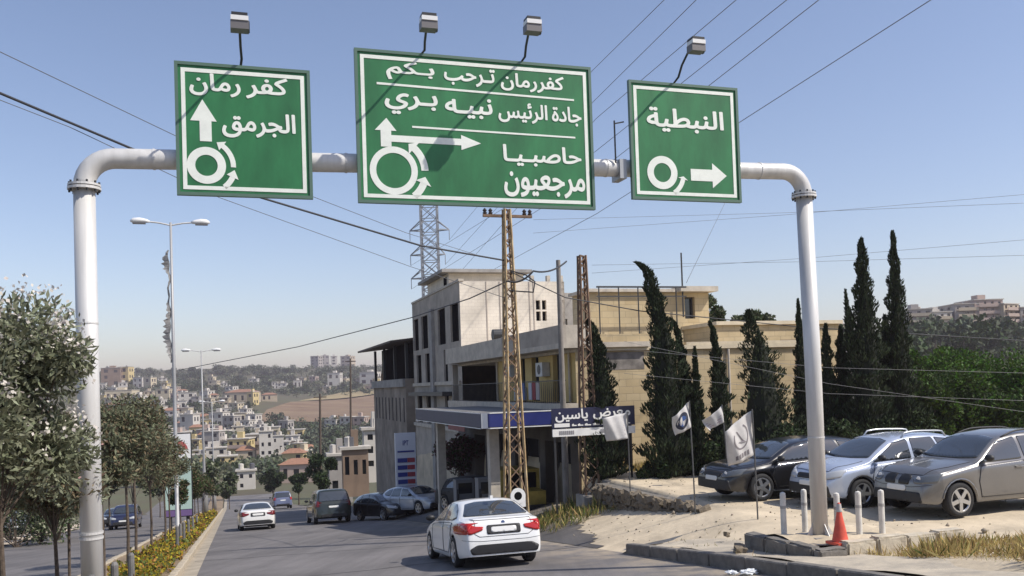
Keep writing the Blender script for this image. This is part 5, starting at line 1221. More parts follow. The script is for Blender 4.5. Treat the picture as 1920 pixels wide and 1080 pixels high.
# fuel price totem
ft = empty('fuel_price_sign', rf(48, 9.0, G(48, 9)), 'tall white fuel price sign with blue and red price rows by the station entrance', 'sign')
ztp = atY(755, 812, 48.5).z; zb_ = atY(755, 928, 48.5).z; n0, n1 = 8.5, 9.62; Hh = ztp - zb_
MB().rbox(48, 48.3, n0, n1, zb_ - 1.2, ztp).build('cabinet', M('totem_white', (.62, .64, .68), .45), ft)
lettering('IPT', rf(47.995, n0, zb_), DN, UP, -DH, (.40, .72, Hh * .80, Hh * .88), M('totem_blue', (.03, .045, .22), .4), ft, raw=True, bold=.02)
MB().rbox(47.97, 47.997, n0 + .1, n1 - .1, zb_ + Hh * .69, zb_ + Hh * .715).build('stripe', M('totem_blue', (.03, .045, .22), .4), ft)
for k in range(4):
    zz = zb_ + Hh * (.18 + .115 * k)
    MB().rbox(47.97, 47.997, n0 + .09, n0 + .62, zz, zz + Hh * .07).build('price_row', MATS['totem_blue'], ft); MB().rbox(47.97, 47.997, n0 + .63, n1 - .08, zz, zz + Hh * .07).build('price_row', M('totem_red', (.33, .05, .06), .4), ft)
# ------------------------------------------------------------------ car dealer's board
m_navy = M('board_navy', (.014, .016, .05), .4); m_brd = M('board_white', (.74, .73, .70), .5)
sb = empty('shop_board', rf(26.5, 11.2, -1.9), 'dark blue car dealer board with white Arabic name above a white strip', 'shop sign')
zt_, zm_, zb2 = 1.06, .43, .16
MB().rbox(26.5, 26.58, 9.74, 12.62, zm_, zt_).build('upper_board', m_navy, sb); MB().rbox(26.5, 26.56, 9.74, 12.62, zb2, zm_ - .03).build('phone_strip', m_brd, sb)
O = rf(26.495, 9.74, zm_)
lettering('معرض', O, DN, UP, -DH, (1.40, 2.72, .22, .58), m_brd, sb, bold=.025); lettering('ياسين', O, DN, UP, -DH, (.10, 1.22, .18, .60), m_brd, sb, bold=.025)
sm = MB()
for a, b in ((.06, .58),): sm.prism([(a, .03), (b, .03), (b, .15), (a, .15)], O, DN, UP, -DH, .006)
for a, b in ((.66, .82), (.86, 1.05), (1.1, 1.32), (1.38, 1.62), (1.68, 1.80), (1.95, 2.3), (2.36, 2.7)):
    sm.prism([(a, .05), (b, .05), (b, .085), ((a + b) / 2, .085), ((a + b) / 2 - .03, .13), (a, .10)], O, DN, UP, -DH, .006)
sm.build('small_lettering', m_brd, sb)
pn = MB(); O2 = rf(26.495, 9.74, zb2)
for k in range(14):
    a = .22 + k * .066 + (.9 if k > 7 else 0); pn.prism([(a, .06), (a + .045, .06), (a + .045, .18), (a, .18)], O2, DN, UP, -DH, .005)
pn.build('phone_digits', M('print_grey', (.25, .24, .25), .6), sb)
for n_ in (9.85, 12.5): MB().rbox(26.6, 26.66, n_ - .03, n_ + .03, -2.3, 1.05).build('post', m_steel, sb)
MB().rbox(26.581, 26.599, 9.8, 12.55, .55, .62).build('rail', m_steel, sb); MB().rbox(26.581, 26.599, 9.8, 12.55, .9, .97).build('rail', m_steel, sb)

# ================================================================== dealer flags
m_flag = M('flag_cloth', (.70, .68, .66), .85, trans=.25, noise=(7, .08)); m_pole = M('flag_pole', (.12, .12, .12), .5, metal=.5)
m_fblue = M('flag_blue', (.05, .11, .30), .8); m_fdark = M('flag_dark', (.03, .035, .06), .8)
def flag(t, n, h, W, Hf, label, droop, sym, tilt=0.0, seed=0, pole=True):
    z = G(t, n); r = empty('dealer_flag', rf(t, n, z), label, 'flag', 'dealer flags on poles'); top = rf(t, n + tilt * h, z + h)
    MB().tube([rf(t, n, z - .1), rf(t, n + tilt * h * .4, z + h * .5), top + UP * .03], .018, 8).build('pole', m_pole, r)
    def f(u, v, off=0.0):
        dn = -W * u * (1 - .25 * v) ; dz = -Hf * v - droop * u * (1 - .45 * v)
        wv_ = .10 * math.sin(u * 5.2 + v * 2.2 + seed) * u ** .6 + .03 * math.sin(u * 11 + v * 3 + seed)
        return top + DN * (dn - tilt * Hf * v) + UP * dz + DH * (wv_ + .12 * u * W - off)
    N1, N2 = 16, 14; mb = MB()
    mb.v = [f(i / N1, j / N2) for i in range(N1 + 1) for j in range(N2 + 1)]
    for i in range(N1):
        for j in range(N2): k = i * (N2 + 1) + j; mb.f.append((k, k + N2 + 1, k + N2 + 2, k + 1)); mb.mi.append(0)
    c = mb.build('cloth', m_flag, r, smooth=True); so_ = c.modifiers.new('s', 'SOLIDIFY'); so_.thickness = .004
    def mark(name, mat, rings=(), polys=()):
        for off in (.006, ):
            k = MB()
            for c0, r0, r1, a0, a1, asp in rings:
                for i in range(28):
                    b0, b1 = a0 + (a1 - a0) * i / 28, a0 + (a1 - a0) * (i + 1) / 28
                    q = lambda rr, a: f(c0[0] + rr * asp * math.cos(a), c0[1] + rr * math.sin(a), off)
                    k.quad(q(r0, b0), q(r1, b0), q(r1, b1), q(r0, b1))
            for p in polys: k.quad(*[f(u, v, off) for u, v in p])
            k.build(name, mat, r)
    if sym == 'roundel':
        c0 = (.52, .52); mark('roundel_ring', m_fdark, [(c0, .22, .36, 0, 6.2832, 1.0)])
        mark('roundel_quarters', m_fblue, [(c0, .0, .22, 0, math.pi / 2, 1.0), (c0, 0, .22, math.pi, 1.5 * math.pi, 1.0)])
    elif sym == 'oval':
        c0 = (.48, .42); mark('emblem', M('flag_grey', (.20, .18, .19), .85), [(c0, .25, .29, -.6, 4.2, 1.05)], [[(.62, .22), (.57, .24), (.40, .52), (.45, .52)], [(.45, .52), (.40, .52), (.30, .60), (.62, .50)]])
        mark('print_line', MATS['flag_grey'], polys=[[(a, .80), (a - .075, .80), (a - .075, .91), (a, .91)] for a in (.80, .68, .56, .44, .32)])
    elif sym == 'print':
        mark('print_line', M('flag_pink', (.48, .36, .37), .85), polys=[[(.9, v), (.15, v), (.15, v + .05), (.9, v + .05)] for v in (.45, .62, .78)])
    return r
flag(23.8, 11.1, 2.8, .80, .75, 'white flag with faint pink print hanging before the blue dealer board', .12, 'print', .0, .5)
flag(19.45, 10.8, 2.75, .46, .62, 'white flag with a dark blue roundel on the pole at the rubble wall end', .36, 'roundel', -.02, 1.2)
flag(23.0, 13.9, 2.35, .58, .50, 'small rumpled white flag half hidden between the roundel flag and the oval emblem flag', .42, 'print', -.05, 2.4)
flag(17.2, 11.1, 2.42, .72, .98, 'large white flag with a grey oval emblem in front of the black car', .44, 'oval', -.015, .2)
# ================================================================== vegetation
m_cyp = M('cypress_green', (.030, .042, .020), .8, island=.5, spec=.2)
m_ole = M('oleander_leaf', (.23, .24, .155), .55, island=.45, trans=.25, spec=.3)
m_oled = M('oleander_leaf_dark', (.15, .16, .095), .6, island=.4, trans=.2, spec=.3)
m_olered = M('reddish_leaf', (.19, .14, .09), .65, island=.4, trans=.2, spec=.2)
m_flow = M('blossom_white', (.72, .66, .60), .7, island=.12, trans=.3); m_flowp = M('blossom_pink', (.50, .28, .27), .7, island=.2, trans=.3)
m_brt = M('bright_leaf', (.065, .125, .014), .6, island=.4, trans=.3, spec=.25); m_mid = M('mid_leaf', (.045, .068, .022), .7, island=.4, trans=.2, spec=.2)
m_dry = M('dry_grass', (.42, .31, .13), .9, island=.35, trans=.2, spec=.1); m_yel = M('yellow_leaf', (.42, .32, .035), .7, island=.4, trans=.3, spec=.2)
m_gras = M('weed_green', (.12, .14, .04), .8, island=.4, trans=.2, spec=.1)
def cypress(t, n, h, w, label, bend=0.0, fork=None, z=None, dens=1.0, lop=0.0):
    z = G(t, n) if z is None else z
    r = empty('cypress_tree', rf(t, n, z), label, 'tree', 'dark cypress trees beyond the car lot')
    MB().tube([rf(t, n, z - .1), rf(t, n, z + h * .35), rf(t, n + bend * .1, z + h * .7)], [.11, .08, .04], 8).build('trunk', m_bark, r)
    spines = [(0, h, w, 0.0, 0.0)] + ([fork] if fork else [])
    Vs, Fs, k0 = [], [], 0
    for (zb, hh, ww, dx, lean) in spines:
        N_ = int(11000 * dens * (hh / 7) * (ww / 1.2) ** .6); v = rng.random(N_) ** 1.15
        prof = np.minimum(1, (v / .10 + .35)) * (1 - v) ** .80 * (.86 + .2 * np.sin(v * 31 + t) * np.sin(v * 17 + n)) + .03
        ang = rng.random(N_) * 2 * np.pi; lobe = np.sin(ang * 2 + v * 23 + n * 3) * np.sin(ang * 3 - v * 37 + t) ; prof = prof * (.98 + .42 * lobe + .16 * np.sin(v * 67 + ang * 2))
        rr = prof * ww / 2 * (1 - .55 * rng.random(N_) ** 2.2)
        bx = bend * np.clip((v - .45) / .55, 0, 1) ** 2 + dx + lean * v + lop * np.sin(v * 5) * .15
        C = np.stack([rr * np.cos(ang), rr * np.sin(ang), zb + v * hh], 1)
        C = C + np.array(DN)[None] * bx[:, None]
        hook = np.clip((v - .93) / .07, 0, 1)
        C = C + np.array(DN)[None] * (bend * .35 * hook)[:, None]; C[:, 2] -= hook ** 2 * abs(bend) * .35
        D = np.stack([np.cos(ang) * .55, np.sin(ang) * .55, np.full(N_, 1.0)], 1) + rng.normal(size=(N_, 3)) * .28
        D = D - np.array(DN)[None] * (-bend * hook * 2)[:, None]
        V, F = leaf_geo(C + np.array(rf(t, n, z))[None], D, rng.uniform(.08, .24, N_) * (1 - .4 * v) * (1 + .7 * (rng.random(N_) > .93)), .30)
        Vs.append(V); Fs.append(F + k0); k0 += len(V)
    np_mesh('crown', np.concatenate(Vs), np.concatenate(Fs), m_cyp, r)
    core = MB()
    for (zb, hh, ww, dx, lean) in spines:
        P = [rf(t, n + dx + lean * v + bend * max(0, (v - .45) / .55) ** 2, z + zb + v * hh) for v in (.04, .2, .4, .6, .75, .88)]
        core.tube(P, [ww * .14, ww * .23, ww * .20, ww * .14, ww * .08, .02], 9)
    core.build('inner_boughs', M('cypress_inner', (.014, .018, .010), .95), r)  # added dark core that blocks light through the crown
    return r
def cyp_px(pxb, pyt, Y, wpx, label, zb=-1.35, **kw):
    b = atY(pxb, 800, Y); tt, nn = tn(b); top = atY(pxb, pyt, Y).z
    return cypress(tt, nn, top - zb, wpx / 1660 * Y, label, z=zb, **kw)
cyp_px(1252, 478, 29.0, 108, 'tall cypress with its tip hooked over to the left, right of the dealer board', bend=-.72)
cyp_px(1132, 592, 29.3, 100, 'cypress half hidden behind the darker lattice pole', bend=-.35, zb=-1.3)
cyp_px(1288, 590, 29.6, 52, 'slim cypress pressed against the right side of the hooked one', bend=-.35)
cyp_px(1308, 650, 29.2, 44, 'shortest slim cypress in front of the stone wall')
cyp_px(1352, 598, 29.4, 62, 'slender cypress right of the shortest one', bend=-.22)
cyp_px(1432, 578, 30.5, 150, 'broad ragged dark tree in front of the right wing of the stone building', lop=2.0, dens=.62, bend=-.1)
cyp_px(1506, 560, 31.5, 44, 'thin cypress just left of the right gantry post')
cyp_px(1556, 606, 32, 62, 'lower cypress just right of the gantry post')
cyp_px(1583, 612, 32.6, 66, 'second lower cypress right of the gantry post, shoulder to shoulder with the first')
cyp_px(1630, 446, 31.5, 112, 'tall double-tipped cypress with a side bough on its left', fork=(4.0, 2.2, .42, -.62, -.15))
cyp_px(1668, 590, 33, 62, 'medium cypress between the two tallest ones')
cyp_px(1690, 432, 32.2, 80, 'tallest narrow cypress, rightmost of the row')

def tree_mesh(name, clumps, radii, per, size, mats, wr=.55, squash=(1, 1, .85), mixp=0.0, parent=None, up=.2, local=False):
    P, d = clump_points(np.array(clumps, float), np.array(radii, float), per, squash)
    D = d + rng.normal(size=d.shape) * .7 + np.array([0, 0, up]); V, F = leaf_geo(P, D, rng.uniform(size * .6, size * 1.3, len(P)), wr)
    mi = (rng.random(len(P)) < mixp).astype(int) if len(mats) > 1 else None
    return np_mesh(name, V, F, mats, parent, mi=mi, local=local)
def branches(mb, base, top, clumps, r0):
    mb.tube([base, Vector(base).lerp(top, .5) + Vector((.02, .02, 0)), top], [r0, r0 * .8, r0 * .6], 8)
    for c in clumps: mb.tube([top - UP * random.uniform(0, .3), (Vector(top) + Vector(c)) / 2 + Vector((0, 0, -.05)), Vector(c)], [r0 * .35, r0 * .2, r0 * .1], 5)
def round_tree(t, n, h, cw, label, mats, group, name='tree', trunk=.35, K=9, per=420, leaf=.16, mixp=.0, blossom=0, bmat=None, z=None, r0=.05, seed=0, lean=0.0):
    z = G(t, n) if z is None else z; R_ = random.Random(seed + int(t * 10)); r = empty(name, rf(t, n, z), label, 'tree', group)
    tz = z + h * trunk; cz = z + h * (trunk + 1) / 2; hr = h * (1 - trunk) / 2; cl, ra = [], []
    for k in range(K):
        a = R_.uniform(0, 6.28); rr = cw / 2 * math.sqrt(R_.random()) * .72; v = R_.uniform(-.75, .8)
        s = math.sqrt(max(.15, 1 - v * v)); cl.append(tuple(rf(t, n + lean, cz + v * hr * .72) + Vector((math.cos(a) * rr * s, math.sin(a) * rr * s, 0)))); ra.append(R_.uniform(.26, .42) * cw * .62)
    mb = MB(); branches(mb, rf(t, n, z - .1), rf(t, n + lean * .6, tz + hr * .25), cl, r0); mb.build('trunk', m_bark, r)
    tree_mesh('crown', cl, ra, per, leaf, mats, wr=.30 if name == 'oleander_tree' else .5, mixp=mixp, parent=r, squash=(1, 1, .85))
    if blossom:
        P, d = clump_points(np.array(cl), np.array(ra) * 1.08, 1); C = []
        for _ in range(blossom):
            k = R_.randrange(K); dv = Vector(rng.normal(size=3)); dv.z = abs(dv.z) * .9 + .1; dv.normalize(); c = Vector(cl[k]) + dv * ra[k] * 1.0
            for _ in range(9): C.append(c + Vector(rng.normal(size=3) * .05))
        C = np.array(C); V, F = leaf_geo(C, rng.normal(size=C.shape), rng.uniform(.03, .06, len(C)), .8); np_mesh('blossom', V, F, bmat or m_flow, r)
    return r
OG = 'oleander trees along the median'
round_tree(11.05, -2.45, 4.75, 2.2, 'large oleander tree full of white blossom at the left picture edge', [m_ole, m_oled], OG, 'oleander_tree', .30, 18, 1000, .115, .35, 260, m_flow, r0=.04, seed=3)
round_tree(10.4, -3.3, 4.1, 2.0, 'white blossoming oleander behind the large one at the left edge', [m_ole, m_oled], OG, 'oleander_tree', .32, 14, 800, .115, .35, 150, m_flow, r0=.04, seed=9)
round_tree(13.9, -2.40, 3.55, 1.75, 'oleander tree with reddish tinged leaves leaning against the left gantry post', [m_ole, m_olered], OG, 'oleander_tree', .36, 14, 800, .115, .32, 45, m_flowp, r0=.038, seed=5)
MB_ = MB(); MB_.tube([rf(14.05, -2.25, G(14, -2.3)), rf(14.1, -2.25, G(14, -2.3) + 1.6)], .022, 6); tag(MB_.build('tree_stake', m_bark), 'wooden stake beside the oleander left of the gantry post', 'stake')
spec = [(18.2, 3.6, 1.5), (21.5, 4.6, 1.9), (25.0, 4.9, 2.2), (28.5, 4.8, 2.3), (33, 4.4, 2.3), (38, 4.0, 1.7), (44, 3.0, 1.2), (51, 3.9, 2.1), (58, 3.8, 2.2), (66, 3.6, 2.2), (75, 3.4, 2.2)]
desc = ['small oleander tree just behind the left gantry post', 'slim-trunked oleander right of the left gantry post, first of the brown-green row', 'second oleander of the brown-green row, with a dark straight trunk', 'third oleander of the row, fullest reddish crown',
        'fourth oleander of the row, left of the advert panel', 'fifth oleander of the row, beside the advert panel', 'median tree just in front of the advert panel', 'median tree just beyond the advert panel', 'median tree far beyond the advert panel', 'small distant median tree before the road bend', 'smallest distant median tree at the road bend']
for k, (t, h, cw) in enumerate(spec):
    round_tree(t, -2.35 + .1 * math.sin(k * 2.1), h, cw, desc[k], [m_oled, m_olered] if k < 6 else [m_mid, m_olered], OG, 'oleander_tree', .44 if k else .5, 9, 700 if k < 6 else 280, .125 if k < 6 else .2, .26, 0, r0=.045, seed=20 + k)
# yellow flower hedge on the median (nobody could count its leaves)
N_ = 26000; tt = 12.5 + (rng.random(N_) ** 1.6) * 75; nn = rng.uniform(-2.5, -1.5, N_) + .12 * np.sin(tt * 1.7)
hz = (.16 + .22 * (.5 + .5 * np.sin(tt * 1.3 + 1.2 * np.sin(tt * .37))) * (.6 + .4 * np.sin(nn * 9 + tt * 3))) ; zz = Gv(tt, nn) + .12 + hz * rng.random(N_) ** .6 * 1.5
C = np.stack([-math.sin(ANG) * tt + math.cos(ANG) * nn, math.cos(ANG) * tt + math.sin(ANG) * nn, zz], 1); V, F = leaf_geo(C, rng.normal(size=C.shape) + np.array([0, 0, .6]), rng.uniform(.035, .08, N_) * (1 + tt / 40), .6)
pm = rng.random(N_); mi = np.where(pm < .42, 0, np.where(pm < .8, 1, 2))
tag(np_mesh('flower_bed', V, F, [m_yel, m_gras, M('orange_leaf', (.34, .14, .035), .7, island=.4, trans=.3)], mi=mi), 'low hedge of yellow-green flowering plants along the median', 'flower bed', kind='stuff')
# dry grass at the lower right, weeds by the station and the kerb
def blades(name, tr, nr, N_, hh, mats, mix, label, spread=.5, zoff=0.0, dens=None):
    tt = rng.uniform(*tr, N_); nn = rng.uniform(*nr, N_)
    if dens is not None: k = rng.random(N_) < dens(tt, nn); tt, nn = tt[k], nn[k]; N_ = len(tt)
    zz = Gv(tt, nn) + zoff; C = np.stack([-math.sin(ANG) * tt + math.cos(ANG) * nn, math.cos(ANG) * tt + math.sin(ANG) * nn, zz], 1); L_ = rng.uniform(hh * .35, hh, N_) * (.6 + .4 * np.sin(tt * 3.1) * np.sin(nn * 2.7))
    D = rng.normal(size=(N_, 3)) * spread + np.array([0, 0, 1]); D = unit(D); V, F = leaf_geo(C + D * L_[:, None] * .5, D, L_, .085)
    return tag(np_mesh(name, V, F, mats, mi=(rng.random(N_) < mix).astype(int)), label, 'grass', kind='stuff')
clump = lambda s: (lambda t, n: np.clip(.5 + .6 * np.sin(t * 2.3 * s + n) * np.sin(n * 1.9 * s - t * .7), 0.05, 1))
blades('dry_grass', (7.4, 12.3), (9.75, 17), 36000, .42, [m_dry, m_gras], .12, 'dry yellow grass tufts on the verge at the lower right', .6, 0, clump(1))
blades('dry_grass', (12.2, 13.0), (11.8, 16.5), 3500, .22, [m_dry, m_gras], .2, 'thin dry grass by the pale blocks', .6, 0, clump(1.4))
blades('weeds', (27.6, 29.8), (13.2, 19.5), 9000, .55, [m_dry, m_gras], .35, 'dry weeds along the foot of the stone building', .45, 0, clump(1.2))
blades('weeds', (24.2, 28.5), (8.75, 11.0), 6500, .62, [m_gras, m_dry], .4, 'tall green and dry weeds around the lattice pole foot', .4, 0, lambda t, n: np.clip(.25 + (t - 24) * .18, .05, 1) * (.5 + .5 * np.sin(t * 5) * np.sin(n * 6)))
blades('weeds', (12.5, 17.3), (8.5, 10.0), 420, .20, [m_dry, m_gras], .5, 'sparse weeds growing from the pavement cracks', .6, .16, clump(2.2))
# low shrubs along the lot edge
def shrub(t, n, w, h, label, mats, group, mixp=.3, per=160, leaf=.12, K=7, name='shrub', z=None):
    z = G(t, n) if z is None else z; r = empty(name, rf(t, n, z), label, 'shrub', group); cl, ra = [], []
    for k in range(K): a = random.uniform(0, 6.28); q = w / 2 * random.random() ** .5 * .75; cl.append(tuple(rf(t, n, z + h * random.uniform(.15, .70)) + Vector((math.cos(a) * q, math.sin(a) * q, 0)))); ra.append(random.uniform(.22, .36) * max(w, h) * .7)
    mb = MB()
    for c in cl: mb.tube([rf(t, n, z - .05), Vector(c)], [.03, .01], 5)
    mb.build('stems', m_bark, r); tree_mesh('foliage', cl, ra, per, leaf, mats, mixp=mixp, parent=r); return r
for k, (px, Y, w, h, lb) in enumerate(((1232, 28.6, 1.3, 1.0, 'low dry-tipped bush at the foot of the hooked cypress'), (1345, 28.4, 1.5, 1.5, 'dark bush under the slender cypresses'), (1400, 28.8, 1.9, 1.9, 'dense dark bush left of the broad ragged tree'), (1475, 29.2, 1.7, 2.0, 'dense dark bush right of the broad ragged tree'), (1540, 30.5, 1.8, 1.9, 'dark bush behind the black car roof'), (1600, 30.5, 2.0, 2.1, 'dark undergrowth bush behind the blue SUV'), (1660, 31, 2.0, 2.0, 'dark bush below the two tallest cypresses'), (1722, 31.5, 2.2, 2.3, 'dark bush right of the tallest cypress'))):
    b = atY(px, 820, Y); tt_, nn_ = tn(b); shrub(tt_, nn_, w, h, lb, [m_cyp, m_mid], 'dark bushes behind the parked cars', .35, 260, .13, 8, z=-1.35)
# bright green trees at the right
gt = [(1745, 640, 44, 95), (1800, 655, 42, 150), (1862, 668, 41, 150), (1925, 690, 40, 150), (1775, 720, 38, 130), (1840, 740, 37.5, 130), (1900, 760, 37, 130), (1740, 735, 37, 100), (1965, 745, 38, 130)]
gd = ['bright green tree nearest the tallest cypress', 'tall bright green tree second from the cypresses', 'bright green tree below the hillside apartments', 'bright green tree cut by the right picture edge, upper', 'lower green tree in front of the second bright one', 'lower green tree in the middle of the thicket', 'lower green tree above the grey SUV', 'lower dark green tree by the foot of the tallest cypress', 'lower green tree beyond the right picture edge']
for k, (px, pyt, Y, wpx) in enumerate(gt):
    b = atY(px, 820, Y); tt_, nn_ = tn(b); zt_ = atY(px, pyt - 22, Y).z
    round_tree(tt_, nn_, (zt_ + 1.6) * 1.08, wpx / 1660 * Y * 1.25, gd[k], [m_brt, m_mid] if k < 4 else [m_mid, m_brt], 'green trees at the right', 'green_tree', .12, 12, 900, .17, .25 if k < 4 else .35, z=-1.6, r0=.12, seed=60 + k)
# broadleaf crowns seen over the stone building
for k, (px, pyt, Y, wpx, lb) in enumerate(((1340, 548, 52, 60, 'round tree rising behind the upper storey of the stone building'), (1395, 574, 55, 75, 'spreading tree behind the right wing roof'), (1430, 585, 56, 60, 'low tree crown behind the broad ragged tree'))):
    b = atY(px, 700, Y); tt_, nn_ = tn(b); round_tree(tt_, nn_, atY(px, pyt, Y).z + 1.3, wpx / 1660 * Y, lb, [m_mid, m_oled], 'trees behind the stone building', 'broadleaf_tree', .72, 8, 300, .28, .4, z=-1.3, r0=.12, seed=80 + k)
# plum tree under the canopy, dark roadside trees down the road
m_plum = M('plum_leaf', (.075, .022, .022), .7, island=.35, trans=.15)
round_tree(45.2, 11.3, 3.6, 2.9, 'dark red-leaved plum tree in the station shade behind the silver hatchback', [m_plum, m_mid], None, 'plum_tree', .32, 9, 300, .2, .3, seed=91)
for k, (px, pyb, Y, pyt, wpx, lb) in enumerate(((605, 925, 92, 838, 62, 'dark round tree by the road beyond the off-roader'), (512, 925, 128, 868, 44, 'dark green tree where the road bends, above the white saloon'), (560, 925, 118, 880, 40, 'small dark tree in front of the red-roofed house'), (735, 800, 82, 740, 60, 'dark tree at the foot of the brown shed'), (738, 850, 86, 790, 40, 'dark tree between the shed and the fuel price sign'))):
    b = atY(px, pyb, Y); tt_, nn_ = tn(b); zt_ = atY(px, pyt, Y).z; zg = min(G(tt_, nn_), zt_ - 2)
    round_tree(tt_, nn_, zt_ - zg, wpx / 1660 * Y, lb, [m_mid, m_cyp], 'dark roadside trees down the road', 'roadside_tree', .2, 9, 330, .36, .45, z=zg, r0=.12, seed=100 + k)
# left verge: bushes and trees beyond the opposite road
lv = [(30, 870, 44, 1000, 110), (75, 860, 46, 990, 80), (110, 850, 50, 985, 70), (205, 770, 62, 975, 80), (250, 800, 70, 970, 70), (20, 800, 52, 1000, 110), (130, 820, 58, 985, 60), (300, 840, 95, 955, 60), (400, 850, 110, 950, 50), (430, 880, 120, 945, 40), (365, 850, 100, 950, 40)]
ld_ = ['green bush at the left edge beyond the opposite road', 'green roadside bush left of the staked trunk', 'roadside bush between the trunk and the parked minivan', 'tree beyond the opposite road behind the left gantry post', 'tree behind the black car on the opposite road', 'taller tree at the far left edge beyond the road', 'olive tree behind the parked minivan', 'distant tree behind the advert panel', 'distant tree right of the advert panel', 'small distant tree near the road bend', 'small tree just right of the advert panel']
for k, (px, pyt, Y, pyb, wpx) in enumerate(lv):
    b = atY(px, pyb, Y); tt_, nn_ = tn(b); zt_ = atY(px, pyt, Y).z; zg = G(tt_, nn_)
    if zt_ - zg < .8: zt_ = zg + 2
    if k in (0, 1, 2, 5): shrub(tt_, nn_, wpx / 1660 * Y * 1.5, zt_ - zg + .6, ld_[k].replace('taller tree', 'taller bush'), [m_mid, m_ole], 'bushes on the left verge', .45, 420, .17, 10, z=zg); continue
    round_tree(tt_, nn_, zt_ - zg, wpx / 1660 * Y * 1.1, ld_[k], [m_mid, m_ole], 'trees on the left verge', 'verge_tree', .15, 8, 260, .2 + Y / 400, .4, z=zg, r0=.08, seed=130 + k)
# ================================================================== far houses and trees of the valley town
HC = {'cream': M('house_cream', (.56, .48, .34), .9, noise=(.3, .12)), 'white': M('house_white', (.58, .54, .48), .9, noise=(.3, .1)), 'yellow': M('house_yellow', (.58, .46, .22), .9, noise=(.3, .1)), 'grey': M('house_grey', (.36, .33, .30), .9, noise=(.3, .15)),
      'pink': M('house_pink', (.44, .34, .285), .9, noise=(.3, .12)), 'brown': M('house_brown', (.24, .17, .12), .9, noise=(.3, .2)), 'sand': M('house_sand', (.48, .40, .29), .9, noise=(.3, .12))}
m_tile = M('roof_tile', (.30, .155, .095), .85, noise=(2, .25)); m_slab = M('roof_slab_pale', (.5, .46, .40), .9)
def house(px, pyb, wpx, hpx, col, label, floors=2, bays=3, roof='flat', group='houses of the valley town', Y=None, depth=None, yaw=None, balc=False):
    w0 = ground_px(px, pyb, 60, 1500) if Y is None else atY(px, pyb, Y)
    k = w0.y / FPX; W = wpx * k; Hh = hpx * k; D = depth or W * random.uniform(.7, 1.0); zb = w0.z - 1.5
    ya = random.uniform(-.5, .3) if yaw is None else yaw; U = Vector((math.cos(ya), math.sin(ya), 0)); Nn = Vector((math.sin(ya), -math.cos(ya), 0)); W = W / max(.75, math.cos(ya) + .35 * abs(math.sin(ya)))
    r = empty('house', w0, label, 'house', group); O = w0 - U * (W / 2); O.z = zb; Ht = Hh + 1.5
    holes = []; fh = Hh / floors; bw = W / bays
    for f in range(floors):
        for b in range(bays):
            if random.random() < .12: continue
            ww = bw * random.uniform(.34, .52); hh = fh * random.uniform(.42, .56); u = bw * (b + .5) - ww / 2; v = 1.5 + fh * f + fh * .24; holes.append((u, u + ww, v, v + hh))
    mb = MB(); facade(mb, O, U, UP, Nn, W, Ht, holes, .35)
    sideh = [(D * .2 + D * .4 * q, D * .2 + D * .4 * q + D * .2, 1.5 + fh * f + fh * .25, 1.5 + fh * f + fh * .72) for f in range(floors) for q in (0, 1)]
    for s, base in ((1, O + U * W), (-1, O - Nn * D)):
        uu = -Nn if s > 0 else Nn; facade(mb, base, uu, UP, U * s, D, Ht, sideh, .35)
    mb.quad(O - Nn * D, O - Nn * D + UP * Ht, O + U * W - Nn * D + UP * Ht, O + U * W - Nn * D)
    mb.build('wall', HC[col], r)
    pn = MB()
    for a, b, c, d in holes:
        if wpx >= 30 and len(holes) < 40: MB().obox(O + U * ((a + b) / 2) + UP * ((c + d) / 2) - Nn * .36, U * (b - a) / 2, UP * (d - c) / 2, Nn * .02).build('window', m_glass, r); continue
        pn.obox(O + U * ((a + b) / 2) + UP * ((c + d) / 2) - Nn * .36, U * (b - a) / 2, UP * (d - c) / 2, Nn * .02)
    for s, base in ((1, O + U * W), (-1, O - Nn * D)):
        uu = -Nn if s > 0 else Nn
        for a, b, c, d in sideh: pn.obox(base + uu * ((a + b) / 2) + UP * ((c + d) / 2) - U * s * .36, uu * (b - a) / 2, UP * (d - c) / 2, U * .02)
    tag(pn.build('windows', m_glass, r), kind='stuff')
    C = O + U * (W / 2) - Nn * (D / 2); zt = zb + Ht
    if roof == 'flat':
        MB().obox((C.x, C.y, zt + .15), U * (W / 2 + .3), Nn * (D / 2 + .3), UP * .15).build('roof', m_slab, r)
        if wpx > 12:
            for q_ in range(random.choice([1, 1, 2])): MB().lathe((C + U * random.uniform(-.35, .35) * W).to_tuple()[:2] + (zt + .3,), UP, [(0, 0), (0, .5), (1.0, .5), (1.15, 0)], 8).build('water_tank', M('tank_dark', (.10, .10, .11), .6) if q_ else HC['white'], r)
        if random.random() < .6: MB().obox((C.x, C.y, zt + 1.2), U * W * .14, Nn * D * .16, UP * .9).build('stair_hut', HC[col], r)
    else:
        e = .4; q = MB(); rh = Hh * .28; A_ = [C + U * (sx * (W / 2 + e)) + Nn * (sy * (D / 2 + e)) for sx, sy in ((-1, 1), (1, 1), (1, -1), (-1, -1))]
        for a in A_: a.z = zt
        R0 = C - U * W * .22; R1 = C + U * W * .22; R0.z = R1.z = zt + rh
        q.quad(A_[0], A_[1], R1, R0); q.quad(A_[1], A_[2], R1); q.quad(A_[2], A_[3], R0, R1); q.quad(A_[3], A_[0], R0); q.quad(*A_[::-1]); q.build('roof', m_tile, r)
    if balc:
        bb_ = MB()
        for f in range(1, floors): bb_.obox(O + U * W * .5 + UP * (1.5 + fh * f) + Nn * .6, U * W * .42, Nn * .6, UP * .12); bb_.obox(O + U * W * .5 + UP * (1.5 + fh * f + .5) + Nn * 1.15, U * W * .42, Nn * .05, UP * .45)
        bb_.build('balcony', HC['pink'] if random.random() < .5 else HC['sand'], r)
    return r
